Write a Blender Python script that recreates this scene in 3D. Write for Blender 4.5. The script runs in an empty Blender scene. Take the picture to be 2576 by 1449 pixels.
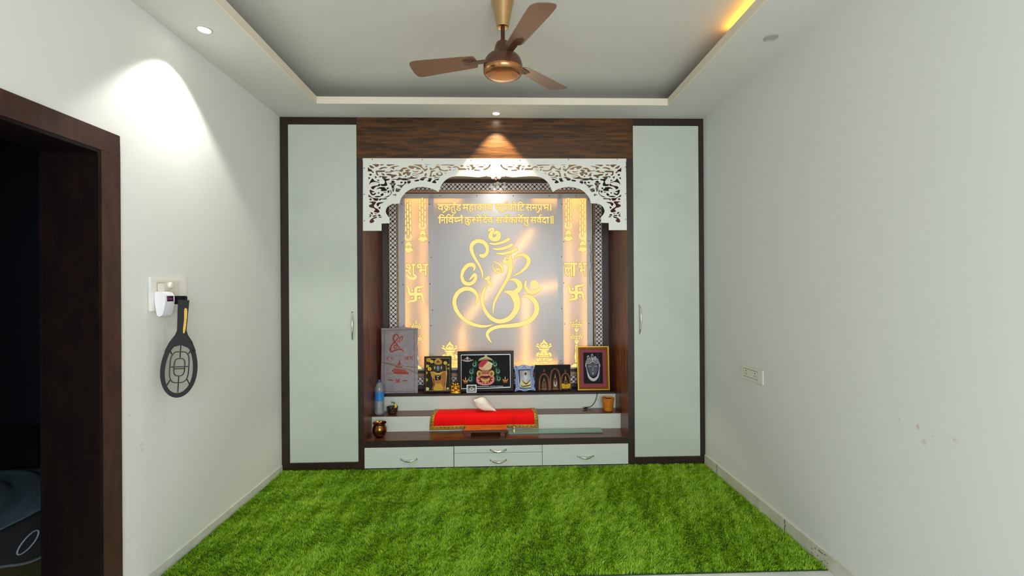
import bpy, bmesh, math, random
import numpy as np
from mathutils import Vector, Matrix, geometry

scene = bpy.context.scene
COL = scene.collection
random.seed(7)
rng = np.random.default_rng(11)
PI = math.pi

# ------------------------------------------------------------------ camera
F, YAW, ROLL, HC = 1180.0, 0.03007, -0.00647, 1.491
PW, PH = 2576.0, 1449.0
FW = Vector((math.sin(YAW), math.cos(YAW), 0.0))
R0 = Vector((math.cos(YAW), -math.sin(YAW), 0.0))
U0 = Vector((0, 0, 1))
RT = R0 * math.cos(ROLL) + U0 * math.sin(ROLL)
UP = U0 * math.cos(ROLL) - R0 * math.sin(ROLL)
EYE = Vector((0, 0, HC))
cam_data = bpy.data.cameras.new('camera')
cam_data.sensor_width = 36.0
cam_data.lens = F / PW * 36.0
cam_data.clip_start = 0.05
cam = bpy.data.objects.new('camera', cam_data)
COL.objects.link(cam)
cm = Matrix((RT, UP, -FW)).transposed().to_4x4()
cm.translation = EYE
cam.matrix_world = cm
scene.camera = cam

# ------------------------------------------------------------------ world, exposure
scene.view_settings.view_transform = 'Standard'
scene.view_settings.look = 'None'
scene.view_settings.gamma = 1.0
scene.view_settings.use_curve_mapping = False
scene.view_settings.exposure = 0.65
w = bpy.data.worlds.new('sky')
scene.world = w
w.use_nodes = True
w.node_tree.nodes['Background'].inputs[0].default_value = (0.62, 0.78, 1.0, 1)
w.node_tree.nodes['Background'].inputs[1].default_value = 1.0

# main dimensions (metres): x right, y into the room, z up
XL, XR = -1.772, 1.730          # side walls
YF = 3.883                      # front plane of the fitted unit
YW = 4.62                       # back wall
YB = -1.70                      # wall behind the camera
ZS, ZC = 2.90, 3.07             # soffit, recessed ceiling
OXL, OXR, OYB, OYF = -1.366, 1.328, 3.602, -0.9   # opening of the soffit


def lamp(kind, name, loc, energy, color, rot=(0, 0, 0), **kw):
    d = bpy.data.lights.new(name, kind)
    d.energy = energy
    d.color = color
    for k, v in kw.items():
        setattr(d, k, v)
    o = bpy.data.objects.new(name, d)
    COL.objects.link(o)
    o.location = loc
    o.rotation_euler = rot
    return o


# daylight coming in through the window behind the camera
lamp('AREA', 'window_daylight', (0.55, YB + 0.03, 1.55), 73.0, (0.955, 0.985, 0.985), (PI / 2, 0, 0),
     shape='RECTANGLE', size=2.1, size_y=1.7)


def ray(px, py):
    return FW + RT * ((px - PW / 2) / F) + UP * ((PH / 2 - py) / F)


def at(px, py, Y):
    """photo pixel -> the point where its sight line meets the vertical plane y = Y"""
    d = ray(px, py)
    return EYE + d * (Y / d.y)


def atx(px, py, X):
    d = ray(px, py)
    return EYE + d * (X / d.x)


# ------------------------------------------------------------------ materials
def lin(c):
    if isinstance(c, str):
        c = [int(c[i:i + 2], 16) / 255 for i in (0, 2, 4)]
    return tuple(x / 12.92 if x <= 0.04045 else ((x + 0.055) / 1.055) ** 2.4 for x in c) + (1,)


MATS = {}


def pbr(name, col, rough=0.5, metal=0.0, noise=None, bump=None, **kw):
    """plain surface; noise=(scale, second colour[, stretch]) mottles it; bump=(scale, strength)"""
    if name in MATS:
        return MATS[name]
    m = bpy.data.materials.new(name)
    m.use_nodes = True
    nt = m.node_tree
    b = nt.nodes['Principled BSDF']
    b.inputs['Base Color'].default_value = lin(col)
    b.inputs['Roughness'].default_value = rough
    b.inputs['Metallic'].default_value = metal
    for k, v in kw.items():
        b.inputs[k].default_value = v
    if noise or bump:
        g = nt.nodes.new('ShaderNodeNewGeometry')
    if noise:
        mp = nt.nodes.new('ShaderNodeMapping')
        nt.links.new(g.outputs['Position'], mp.inputs[0])
        if len(noise) > 2:
            mp.inputs['Scale'].default_value = noise[2]
        n = nt.nodes.new('ShaderNodeTexNoise')
        n.inputs['Scale'].default_value = noise[0]
        n.inputs['Detail'].default_value = 6
        n.inputs['Roughness'].default_value = 0.62
        r = nt.nodes.new('ShaderNodeValToRGB')
        r.color_ramp.elements[0].position = 0.36
        r.color_ramp.elements[1].position = 0.66
        r.color_ramp.elements[0].color = lin(noise[1])
        r.color_ramp.elements[1].color = lin(col)
        nt.links.new(mp.outputs[0], n.inputs['Vector'])
        nt.links.new(n.outputs[0], r.inputs[0])
        nt.links.new(r.outputs[0], b.inputs['Base Color'])
    if bump:
        n2 = nt.nodes.new('ShaderNodeTexNoise')
        n2.inputs['Scale'].default_value = bump[0]
        n2.inputs['Detail'].default_value = 4
        nt.links.new(g.outputs['Position'], n2.inputs['Vector'])
        bn = nt.nodes.new('ShaderNodeBump')
        bn.inputs['Strength'].default_value = bump[1]
        bn.inputs['Distance'].default_value = 0.004
        nt.links.new(n2.outputs[0], bn.inputs['Height'])
        nt.links.new(bn.outputs[0], b.inputs['Normal'])
    MATS[name] = m
    return m


def emit(name, col, strength, sample=True):
    if name in MATS:
        return MATS[name]
    m = bpy.data.materials.new(name)
    m.use_nodes = True
    nt = m.node_tree
    nt.nodes.remove(nt.nodes['Principled BSDF'])
    e = nt.nodes.new('ShaderNodeEmission')
    e.inputs[0].default_value = lin(col)
    e.inputs[1].default_value = strength
    nt.links.new(e.outputs[0], nt.nodes['Material Output'].inputs[0])
    if not sample:
        m.cycles.emission_sampling = 'NONE'
    MATS[name] = m
    return m


def lines_mat(name, col, rough, pitch, dark):
    """laminate with fine level lines pressed into it"""
    if name in MATS:
        return MATS[name]
    m = pbr(name, col, rough)
    nt = m.node_tree
    b = nt.nodes['Principled BSDF']
    g = nt.nodes.new('ShaderNodeNewGeometry')
    s = nt.nodes.new('ShaderNodeSeparateXYZ')
    nt.links.new(g.outputs['Position'], s.inputs[0])
    mu = nt.nodes.new('ShaderNodeMath'); mu.operation = 'MULTIPLY'; mu.inputs[1].default_value = 1.0 / pitch
    fr = nt.nodes.new('ShaderNodeMath'); fr.operation = 'FRACT'
    gt = nt.nodes.new('ShaderNodeMath'); gt.operation = 'GREATER_THAN'; gt.inputs[1].default_value = 0.72
    nt.links.new(s.outputs[2], mu.inputs[0]); nt.links.new(mu.outputs[0], fr.inputs[0]); nt.links.new(fr.outputs[0], gt.inputs[0])
    mx = nt.nodes.new('ShaderNodeMix'); mx.data_type = 'RGBA'
    mx.inputs[6].default_value = lin(col); mx.inputs[7].default_value = lin(dark)
    nt.links.new(gt.outputs[0], mx.inputs[0])
    nt.links.new(mx.outputs[2], b.inputs['Base Color'])
    return m


def wall_paint(name, col, spots=()):
    """emulsion paint with a faint roller texture and a few worn or stained patches of their own shape"""
    m = pbr(name, col, 0.75, bump=(260, 0.05))
    nt = m.node_tree
    b = nt.nodes['Principled BSDF']
    g = nt.nodes.new('ShaderNodeNewGeometry')
    n = nt.nodes.new('ShaderNodeTexNoise'); n.inputs['Scale'].default_value = 40
    nt.links.new(g.outputs['Position'], n.inputs['Vector'])
    last = None
    for (p, r, c, a) in spots:
        d = nt.nodes.new('ShaderNodeVectorMath'); d.operation = 'DISTANCE'; d.inputs[1].default_value = p
        nt.links.new(g.outputs['Position'], d.inputs[0])
        ad = nt.nodes.new('ShaderNodeMath'); ad.operation = 'MULTIPLY_ADD'; ad.inputs[1].default_value = r * 1.6
        nt.links.new(n.outputs[0], ad.inputs[0]); nt.links.new(d.outputs['Value'], ad.inputs[2])
        mr = nt.nodes.new('ShaderNodeMapRange')
        mr.inputs[1].default_value = r * 1.9; mr.inputs[2].default_value = r * 1.0
        mr.inputs[3].default_value = 0; mr.inputs[4].default_value = a
        nt.links.new(ad.outputs[0], mr.inputs[0])
        mx = nt.nodes.new('ShaderNodeMix'); mx.data_type = 'RGBA'
        if last is None:
            mx.inputs[6].default_value = lin(col)
        else:
            nt.links.new(last.outputs[2], mx.inputs[6])
        mx.inputs[7].default_value = lin(c)
        nt.links.new(mr.outputs[0], mx.inputs[0])
        last = mx
    if last:
        nt.links.new(last.outputs[2], b.inputs['Base Color'])
    return m


M_CEIL = pbr('ceiling_paint', 'd6d4cc', 0.8, bump=(200, 0.04))
M_LIP = pbr('lip_paint', 'e2d9c8', 0.7)
M_WOODH = pbr('walnut_laminate_level_grain', '623b12', 0.34, noise=(5.0, '241207', (1.0, 6.0, 11.0)))
M_WOODV = pbr('walnut_laminate_upright_grain', '80401e', 0.34, noise=(5.0, '260f07', (11.0, 7.0, 0.8)))
M_FRAME = pbr('dark_walnut_edging', '2e1a12', 0.42, noise=(7.0, '1c0e09', (6, 6, 1.5)))
M_SHELF = pbr('walnut_shelf_top', '6a3a20', 0.28, noise=(5.0, '2e150b', (1.2, 12.0, 8.0)))
M_DOOR = pbr('sage_white_laminate', 'bfc6ba', 0.3, noise=(3.0, 'b9c0b4'))
M_RIB = lines_mat('ribbed_white_laminate', 'cdd3cb', 0.4, 0.0105, 'b2bab1')
M_ARCH = pbr('white_acrylic_board', 'dedfd6', 0.35)
M_CHROME = pbr('brushed_chrome', 'd9d7d0', 0.16, 1.0)
M_SCREW = pbr('screw_metal', '5c5a55', 0.35, 0.9)
M_BLACK = pbr('black_plastic', '111111', 0.4)
M_WPLAST = pbr('white_plastic', 'e6e5df', 0.35)


# ------------------------------------------------------------------ mesh builder
class MB:
    def __init__(s, M=None):
        s.v, s.f, s.mi, s.M = [], [], [], M

    def add(s, vs, fs, mi=0):
        k = len(s.v)
        if s.M is not None:
            vs = [s.M @ Vector(p) for p in vs]
        s.v.extend([tuple(p) for p in vs])
        s.f.extend([tuple(i + k for i in f) for f in fs])
        s.mi.extend([mi] * len(fs))
        return s

    def box(s, x0, x1, y0, y1, z0, z1, mi=0):
        vs = [(x, y, z) for z in (z0, z1) for y in (y0, y1) for x in (x0, x1)]
        return s.add(vs, [(0, 2, 3, 1), (4, 5, 7, 6), (0, 1, 5, 4), (2, 6, 7, 3), (0, 4, 6, 2), (1, 3, 7, 5)], mi)

    def lathe(s, prof, c=(0, 0, 0), n=28, mi=0, cap=True, sx=1.0, sy=1.0):
        vs, fs = [], []
        for (r, z) in prof:
            for k in range(n):
                a = 2 * PI * k / n
                vs.append((c[0] + r * sx * math.cos(a), c[1] + r * sy * math.sin(a), c[2] + z))
        for i in range(len(prof) - 1):
            for k in range(n):
                k2 = (k + 1) % n
                fs.append((i * n + k, i * n + k2, (i + 1) * n + k2, (i + 1) * n + k))
        if cap:
            fs.append(tuple(range(n))[::-1])
            fs.append(tuple((len(prof) - 1) * n + k for k in range(n)))
        return s.add(vs, fs, mi)

    def tube(s, pts, r, n=8, mi=0, closed=False):
        pts = [Vector(p) for p in pts]
        N = len(pts)
        rs = r if isinstance(r, (list, tuple)) else [r] * N
        vs, fs = [], []
        prev = None
        for i, p in enumerate(pts):
            if closed:
                t = (pts[(i + 1) % N] - pts[i - 1]).normalized()
            else:
                t = (pts[min(i + 1, N - 1)] - pts[max(i - 1, 0)]).normalized()
            a = prev if prev is not None else (Vector((0, 0, 1)) if abs(t.z) < 0.9 else Vector((1, 0, 0)))
            u = (a - t * a.dot(t))
            if u.length < 1e-6:
                u = t.orthogonal()
            u.normalize()
            prev = u
            b = t.cross(u)
            for k in range(n):
                g = 2 * PI * k / n
                vs.append(p + (u * math.cos(g) + b * math.sin(g)) * rs[i])
        for i in range(N if closed else N - 1):
            i2 = (i + 1) % N
            for k in range(n):
                k2 = (k + 1) % n
                fs.append((i * n + k, i * n + k2, i2 * n + k2, i2 * n + k))
        if not closed:
            fs.append(tuple(range(n))[::-1])
            fs.append(tuple((N - 1) * n + k for k in range(n)))
        return s.add(vs, fs, mi)

    def ball(s, c, r, n=14, m=9, mi=0):
        rx, ry, rz = r if isinstance(r, (tuple, list)) else (r, r, r)
        vs = [(c[0], c[1], c[2] - rz)]
        for i in range(1, m):
            a = -PI / 2 + PI * i / m
            for k in range(n):
                g = 2 * PI * k / n
                vs.append((c[0] + rx * math.cos(a) * math.cos(g), c[1] + ry * math.cos(a) * math.sin(g), c[2] + rz * math.sin(a)))
        vs.append((c[0], c[1], c[2] + rz))
        fs = [(0, 1 + (k + 1) % n, 1 + k) for k in range(n)]
        for i in range(m - 2):
            for k in range(n):
                k2 = (k + 1) % n
                fs.append((1 + i * n + k, 1 + i * n + k2, 1 + (i + 1) * n + k2, 1 + (i + 1) * n + k))
        L = len(vs) - 1
        fs += [(L, 1 + (m - 2) * n + k, 1 + (m - 2) * n + (k + 1) % n) for k in range(n)]
        return s.add(vs, fs, mi)

    def flat(s, loops, mapf, t=0.0, mi=0):
        """fill 2-D loops (holes by even-odd), thicken by t; mapf(x, y, depth) -> point, depth t is the back"""
        vs, fs = fill(loops)
        if not fs:
            return s
        if t <= 0:
            return s.add([mapf(x, y, 0.0) for x, y in vs], fs, mi)
        n = len(vs)
        s.add([mapf(x, y, 0.0) for x, y in vs] + [mapf(x, y, t) for x, y in vs],
              fs + [tuple(i + n for i in reversed(f)) for f in fs], mi)
        for lp in loops:
            k = len(lp)
            s.add([mapf(x, y, 0.0) for x, y in lp] + [mapf(x, y, t) for x, y in lp],
                  [(i, (i + 1) % k, k + (i + 1) % k, k + i) for i in range(k)], mi)
        return s

    def build(s, name, mats, parent=None, smooth=None, bevel=0.0, seg=2):
        me = bpy.data.meshes.new(name)
        off = parent_origin(parent)
        me.from_pydata([(p[0] - off[0], p[1] - off[1], p[2] - off[2]) for p in s.v], [], s.f)
        if not isinstance(mats, (list, tuple)):
            mats = [mats]
        for m in mats:
            me.materials.append(m)
        if len(mats) > 1:
            me.polygons.foreach_set('material_index', s.mi)
        bm = bmesh.new(); bm.from_mesh(me)
        if bevel > 0:
            bmesh.ops.remove_doubles(bm, verts=bm.verts, dist=1e-6)
            es = [e for e in bm.edges if len(e.link_faces) == 2 and e.calc_face_angle(0) > 0.6]
            bmesh.ops.bevel(bm, geom=es, offset=bevel, segments=seg, affect='EDGES', clamp_overlap=True)
        bmesh.ops.recalc_face_normals(bm, faces=bm.faces)
        bm.to_mesh(me); bm.free()
        if smooth:
            me.polygons.foreach_set('use_smooth', [True] * len(me.polygons))
            me.set_sharp_from_angle(angle=math.radians(smooth))
        me.update()
        o = bpy.data.objects.new(name, me)
        COL.objects.link(o)
        if parent is not None:
            o.parent = parent
            ORIG[o.name] = off
        return o


ORIG = {}


def parent_origin(p):
    if p is None:
        return (0, 0, 0)
    return ORIG.get(p.name, (0, 0, 0))


def thing(name, loc, label, cat, group=None):
    o = bpy.data.objects.new(name, None)
    o.empty_display_size = 0.05
    COL.objects.link(o)
    o.location = loc
    ORIG[o.name] = tuple(loc)
    tag(o, label, cat, group)
    return o


def tag(o, label, cat, group=None):
    o['label'] = label
    o['category'] = cat
    if group:
        o['group'] = group
    return o


def struct(o):
    o['kind'] = 'structure'
    return o


# ------------------------------------------------------------------ 2-D helpers
_fc = {}


def fill(loops):
    """triangles inside the loops by the even-odd rule"""
    vs, es = [], []
    for lp in loops:
        k, n = len(vs), len(lp)
        vs += [Vector((p[0], p[1])) for p in lp]
        es += [(k + i, k + (i + 1) % n) for i in range(n)]
    V_, _, F_, *_ = geometry.delaunay_2d_cdt(vs, es, [], 0, 1e-7)
    if not F_:
        return [], []
    P_ = np.array([(v.x, v.y) for v in V_])
    T_ = np.array([tuple(f) for f in F_])
    C_ = P_[T_].mean(1)
    inside = np.zeros(len(C_), bool)
    for lp in loops:
        a = np.array([(p[0], p[1]) for p in lp])
        b = np.roll(a, -1, 0)
        for (x0, y0), (x1, y1) in zip(a, b):
            if y0 != y1:
                c = (C_[:, 1] < max(y0, y1)) & (C_[:, 1] >= min(y0, y1))
                inside ^= c & (C_[:, 0] < x0 + (C_[:, 1] - y0) * (x1 - x0) / (y1 - y0))
    return [tuple(p) for p in P_], [tuple(int(i) for i in t) for t in T_[inside]]


def grow(lp, d):
    """push a loop outwards by d"""
    n = len(lp)
    ar = sum(lp[i][0] * lp[(i + 1) % n][1] - lp[(i + 1) % n][0] * lp[i][1] for i in range(n))
    s_ = 1 if ar > 0 else -1
    out = []
    for i in range(n):
        (x0, y0), (x1, y1) = lp[i - 1], lp[(i + 1) % n]
        L = math.hypot(x1 - x0, y1 - y0) or 1
        out.append((lp[i][0] + s_ * d * (y1 - y0) / L, lp[i][1] - s_ * d * (x1 - x0) / L))
    return out


def smooth_loop(pts, k=3, closed=True):
    """Catmull-Rom through the points"""
    n = len(pts)
    out = []
    rngi = range(n) if closed else range(n - 1)
    for i in rngi:
        if closed:
            p0, p1, p2, p3 = pts[i - 1], pts[i], pts[(i + 1) % n], pts[(i + 2) % n]
        else:
            p0, p1, p2, p3 = pts[max(i - 1, 0)], pts[i], pts[i + 1], pts[min(i + 2, n - 1)]
        for j in range(k):
            t = j / k
            out.append(tuple(0.5 * (2 * b + (c - a) * t + (2 * a - 5 * b + 4 * c - d) * t * t + (3 * b - a - 3 * c + d) * t ** 3)
                             for a, b, c, d in zip(p0, p1, p2, p3)))
    if not closed:
        out.append(tuple(pts[-1]))
    return out


def stroke(pts, k=5):
    """outline of a brush stroke through (x, y, width) points"""
    q = smooth_loop(pts, k, closed=False)
    L, R = [], []
    for i, p in enumerate(q):
        a, b = q[max(i - 1, 0)], q[min(i + 1, len(q) - 1)]
        dx, dy = b[0] - a[0], b[1] - a[1]
        d = math.hypot(dx, dy) or 1
        h = max(p[2], 0.05) / 2
        L.append((p[0] - dy / d * h, p[1] + dx / d * h))
        R.append((p[0] + dy / d * h, p[1] - dx / d * h))

    def cap(a, b):
        cx, cy = (a[0] + b[0]) / 2, (a[1] + b[1]) / 2
        r = math.hypot(a[0] - b[0], a[1] - b[1]) / 2
        g = math.atan2(a[1] - cy, a[0] - cx)
        return [(cx + r * math.cos(g - PI * j / 5), cy + r * math.sin(g - PI * j / 5)) for j in range(1, 5)]
    return L + cap(L[-1], R[-1]) + R[::-1] + cap(R[0], L[0])


def ell(cx, cy, rx, ry, n=20, a0=0.0):
    c, s_ = math.cos(a0), math.sin(a0)
    return [(cx + rx * math.cos(2 * PI * i / n) * c - ry * math.sin(2 * PI * i / n) * s_,
             cy + rx * math.cos(2 * PI * i / n) * s_ + ry * math.sin(2 * PI * i / n) * c) for i in range(n)]


def clipx(lp, x, keep_greater):
    out = []
    ins = (lambda p: p[0] >= x) if keep_greater else (lambda p: p[0] <= x)
    for i, p in enumerate(lp):
        q = lp[(i + 1) % len(lp)]
        if ins(p):
            out.append(p)
        if ins(p) != ins(q):
            t = (x - p[0]) / (q[0] - p[0])
            out.append((x, p[1] + t * (q[1] - p[1])))
    return out


_gl = {}


def glyph(ch, bold=0.012):
    """outline mesh of one letter from the built-in typeface"""
    if (ch, bold) not in _gl:
        c = bpy.data.curves.new('tmp', 'FONT')
        c.body = ch
        c.resolution_u = 3
        c.offset = bold
        o = bpy.data.objects.new('tmp', c)
        COL.objects.link(o)
        me = o.to_mesh()
        vs = [(v.co.x, v.co.y) for v in me.vertices]
        fs = [tuple(p.vertices) for p in me.polygons]
        o.to_mesh_clear()
        bpy.data.objects.remove(o)
        bpy.data.curves.remove(c)
        _gl[(ch, bold)] = (vs, fs)
    return _gl[(ch, bold)]


def put_glyph(mb, ch, x0, x1, ytop, ybase, mapf, mi=0, bold=0.012, t=0.0):
    """place a letter between pixel columns x0..x1, head line at ytop, foot at ybase"""
    vs, fs = glyph(ch, bold)
    if not vs:
        return
    a, b = min(v[0] for v in vs), max(v[0] for v in vs)
    sc = (ybase - ytop) / 0.622
    fx = (x1 - x0) / (b - a)
    mb.add([mapf(x0 + (x - a) * fx, ybase - y * sc, t) for x, y in vs], fs, mi)

# ================================================================== THE ROOM
spots_r = [(tuple(atx(x, y, XR)), r, c, a) for x, y, r, c, a in (
    (2309, 1074, .012, 'b98a7e', .6), (2262, 1056, .008, 'c0a096', .4), (2325, 1112, .014, 'bf9d94', .45),
    (2401, 1107, .011, 'c09a90', .5), (2348, 1096, .006, 'c0a096', .4))]
spots_l = [(tuple(atx(x, y, XL)), r, c, a) for x, y, r, c, a in (
    (355, 1118, .012, 'b9b7aa', .5), (357, 1132, .010, 'b9b7aa', .5), (326, 1047, .010, 'bcbab0', .4))]
M_WALL_L = wall_paint('wall_paint_left', 'dedfda', spots_l)
M_WALL_R = wall_paint('wall_paint_right', 'd8dad7', spots_r)
M_WALL = wall_paint('wall_paint', 'dcdcd6')
M_MARBLE = pbr('pale_marble_tile', 'dfe4e0', 0.15, noise=(3.0, 'c2c8c4', (1, 1, 1)))
M_SKIRT = pbr('beige_marble_skirting', 'd6d5c8', 0.3, noise=(9.0, 'c2c1b2'))
M_SKIRTL = pbr('white_tile_skirting', 'd4d5cb', 0.3, noise=(9.0, 'c6c7bd'))
M_DFRAME = pbr('brown_door_frame', '46281e', 0.5, noise=(5.0, '301b15', (4, 4, 1.2)))
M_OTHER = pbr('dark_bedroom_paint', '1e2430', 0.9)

DY0, DY1, DZ = 1.20, 2.140, 2.118      # doorway in the left wall
JX = XL - 0.20                         # far face of the left wall
b = MB()
b.box(-5.2, XR + .25, YB - .2, YW + .2, -0.12, 0.0)
o = struct(b.build('floor', M_MARBLE))

b = MB()
b.box(JX, XL, YB - .2, DY0, 0, ZC + .1)
b.box(JX, XL, DY1, YW + .2, 0, ZC + .1)
b.box(JX, XL, DY0, DY1, DZ, ZC + .1)
struct(b.build('wall_left', M_WALL_L))
struct(MB().box(XR, XR + .2, YB - .2, YW + .2, 0, ZC + .1).build('wall_right', M_WALL_R))
struct(MB().box(XL, XR, YW, YW + .2, 0, ZC + .1).build('wall_back', M_WALL))
# wall behind the camera with its window
wx0, wx1, wz0, wz1 = -0.50, 1.60, 0.70, 2.40
b = MB()
b.box(XL, wx0, YB - .2, YB, 0, ZC + .1)
b.box(wx1, XR, YB - .2, YB, 0, ZC + .1)
b.box(wx0, wx1, YB - .2, YB, 0, wz0)
b.box(wx0, wx1, YB - .2, YB, wz1, ZC + .1)
struct(b.build('wall_rear', M_WALL))
b = MB()
for x in (wx0, (wx0 + wx1) / 2 - .02, wx1 - .04):
    b.box(x, x + .04, YB - .14, YB - .09, wz0, wz1)
b.box(wx0, wx1, YB - .14, YB - .09, wz0, wz0 + .04)
b.box(wx0, wx1, YB - .14, YB - .09, wz1 - .04, wz1)
wf = struct(b.build('window_1', M_WPLAST))

# ---- ceiling: soffit ring, upstand of the cove, raised centre
b = MB()
b.box(XL, OXL, YB, YW, ZS, ZS + .014)
b.box(OXR, XR, YB, YW, ZS, ZS + .014)
b.box(OXL, OXR, OYB, YW, ZS, ZS + .014)
b.box(OXL, OXR, YB, OYF, ZS, ZS + .014)
TW = 0.30                               # width of the trough behind the upstand
b.box(OXL - TW - .01, OXL - TW, OYF - TW, OYB + TW, ZS + .014, ZC)
b.box(OXR + TW, OXR + TW + .01, OYF - TW, OYB + TW, ZS + .014, ZC)
b.box(OXL - TW, OXR + TW, OYB + TW, OYB + TW + .01, ZS + .014, ZC)
b.box(OXL - TW, OXR + TW, OYF - TW - .01, OYF - TW, ZS + .014, ZC)
struct(b.build('ceiling', M_CEIL))
struct(MB().box(XL - .2, XR + .2, YB - .2, YW + .2, ZC, ZC + .12).build('ceiling_upper', M_CEIL))
b = MB()
zl = ZS + .053
b.box(OXL, OXR, OYB - .003, OYB + .012, ZS - .0005, zl)
b.box(OXL - .012, OXL + .003, OYF, OYB + .012, ZS - .0005, zl)
b.box(OXR - .003, OXR + .012, OYF, OYB + .012, ZS - .0005, zl)
b.box(OXL, OXR, OYF - .012, OYF + .003, ZS - .0005, zl)
struct(b.build('trim_1', M_LIP))

# ---- skirting
b = MB()
y = YB
for L in (1.30, 1.2, 1.2, 1.2, 1.2):    # tiles with thin joints
    y1 = min(y + L, YF - .001)
    if y1 - y > .01:
        b.box(XR - .010, XR, y, y1 - .003, 0, .0856)
    y = y1
o = struct(b.build('baseboard_right', M_SKIRT))
joint = pbr('skirting_joint_dirt', '4d4c44', 0.9)
b = MB()
for (px, py, dz) in ((1803, 1190, 0), (1974, 1322, 0)):
    yj = atx(px, py, XR - .011).y
    for k in range(6):
        z0 = .086 - .0143 * k
        dx = .004 * math.sin(k * 2.3)
        b.box(XR - .0112, XR - .0098, yj + dx - .0025, yj + dx + .0025, z0 - .0145, z0)
b.build('joint_crack', joint, o)
b = MB()
rr = random.Random(3)
for k in range(16):                     # scuffed dirt near the front corner of the mat
    px, py = 2040 + rr.uniform(-10, 45), 0
    yj = atx(px, 1400, XR - .011).y
    z0 = rr.uniform(.006, .07)
    b.box(XR - .0109, XR - .0098, yj, yj + rr.uniform(.004, .014), z0, z0 + rr.uniform(.002, .007))
b.build('scuff', pbr('skirting_scuff', '6d6a58', 0.9), o)
b = MB()
b.box(XL, XL + .006, DY1 + .108, YF - .001, 0, .055)
struct(b.build('baseboard_left', M_SKIRTL))

# ---- doorway in the left wall and the dark bedroom behind it
d1 = MB()
d1.box(XL, XL + .012, DY1, DY1 + .107, 0, DZ)                 # casing, far upright
d1.box(XL, XL + .012, DY0 - .107, DY0, 0, DZ)
d1.box(XL, XL + .012, DY0 - .107, DY1 + .107, DZ, DZ + .095)  # casing, head
dr = struct(d1.build('door_1', M_DFRAME, bevel=.002))
d1 = MB()
d1.box(JX - .012, XL + .0115, DY1 - .016, DY1 - .0005, 0, DZ - .016)
d1.box(JX - .012, XL, DY0, DY0 + .016, 0, DZ - .016)
d1.box(JX - .012, XL + .0115, DY0, DY1 - .0005, DZ - .016, DZ - .0005)
d1.box(JX - .03, JX - .012, DY1 - .03, DY1 + .08, 0, DZ + .06)
d1.build('jamb_lining', pbr('blackish_brown_lining', '1a0e0b', .6, noise=(5.0, '0f0908', (4, 4, 1.2)), **{'Specular IOR Level': .15}), dr)
p = at(142, 940, DY1 - .017)
MB(Matrix.Translation(p) @ Matrix.Rotation(PI / 2, 4, 'X')).lathe([(.006, 0), (.006, .002), (.003, .003)], n=14).build('strike_bolt', M_CHROME, dr)

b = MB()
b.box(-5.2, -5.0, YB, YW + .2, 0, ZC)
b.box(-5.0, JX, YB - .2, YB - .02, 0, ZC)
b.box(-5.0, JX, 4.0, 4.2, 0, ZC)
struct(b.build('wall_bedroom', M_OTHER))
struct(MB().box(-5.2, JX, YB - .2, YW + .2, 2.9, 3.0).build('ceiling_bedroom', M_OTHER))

# bed seen through the doorway
BX = -2.25
bd = thing('bed', (-3.1, 2.6, 0), 'low bed with a dark ring-patterned spread seen through the doorway', 'bed')
MB().box(-4.1, BX - .06, 1.25, 3.75, .0, .30).build('base', pbr('olive_bed_base', '3e3b12', 0.8, noise=(20., '302e10')), bd, bevel=.01)
MB().box(-4.1, BX - .05, 1.25, 3.75, .30, .41).build('mattress', pbr('mattress_cloth', '2c2f38', 0.9), bd, bevel=.03)
nx, ny = 26, 90
vs, fs = [], []


def hem(y):
    return .205 + .035 * math.sin(y * 9.0) + .02 * math.sin(y * 21 + 1) - .24 * (y - 2.25)


for j in range(ny + 1):
    y = 1.2 + 2.6 * j / ny
    for i in range(nx + 1):
        t = i / nx
        if t < .55:
            x = -4.1 + (BX + 4.1) * t / .55
            z = .425 + .004 * math.sin(x * 17 + y * 9)
        else:
            q = (t - .55) / .45
            x = BX + .03 * math.sin(min(1, q * 4) * PI / 2) + .015 * q * math.sin(y * 13 + 2)
            z = .425 - q * (.425 - max(hem(y), .03))
        vs.append((x, y, z))
for j in range(ny):
    for i in range(nx):
        a = j * (nx + 1) + i
        fs.append((a, a + 1, a + nx + 2, a + nx + 1))
m = MB(); m.add(vs, fs)
sp = m.build('bedspread', pbr('black_bedspread', '14161c', 0.9), bd, smooth=60)
sm = sp.modifiers.new('thickness', 'SOLIDIFY'); sm.thickness = .004
hp = [(BX + .032 + .015 * math.sin(y * 13 + 2), y, max(hem(y), .03)) for y in np.linspace(1.2, 3.8, 90)]
MB().tube(hp, .006, 6).build('piping', pbr('pale_piping', '5e6668', 0.8), sp)
c = atx(72, 1364, BX + .036)
ring = []
for k in range(40):
    a = 2 * PI * k / 40
    yy, zz = c.y + .046 * math.cos(a), c.z + .030 * math.sin(a) + .024 * math.cos(a)
    q = (.425 - zz) / max(.05, .425 - max(hem(yy), .03))
    ring.append((BX + .034 + .015 * q * math.sin(yy * 13 + 2), yy, zz))
MB().tube(ring, .0035, 6, closed=True).build('ring_motif', pbr('white_ring_print', '7d8d96', 0.8), sp)

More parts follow.
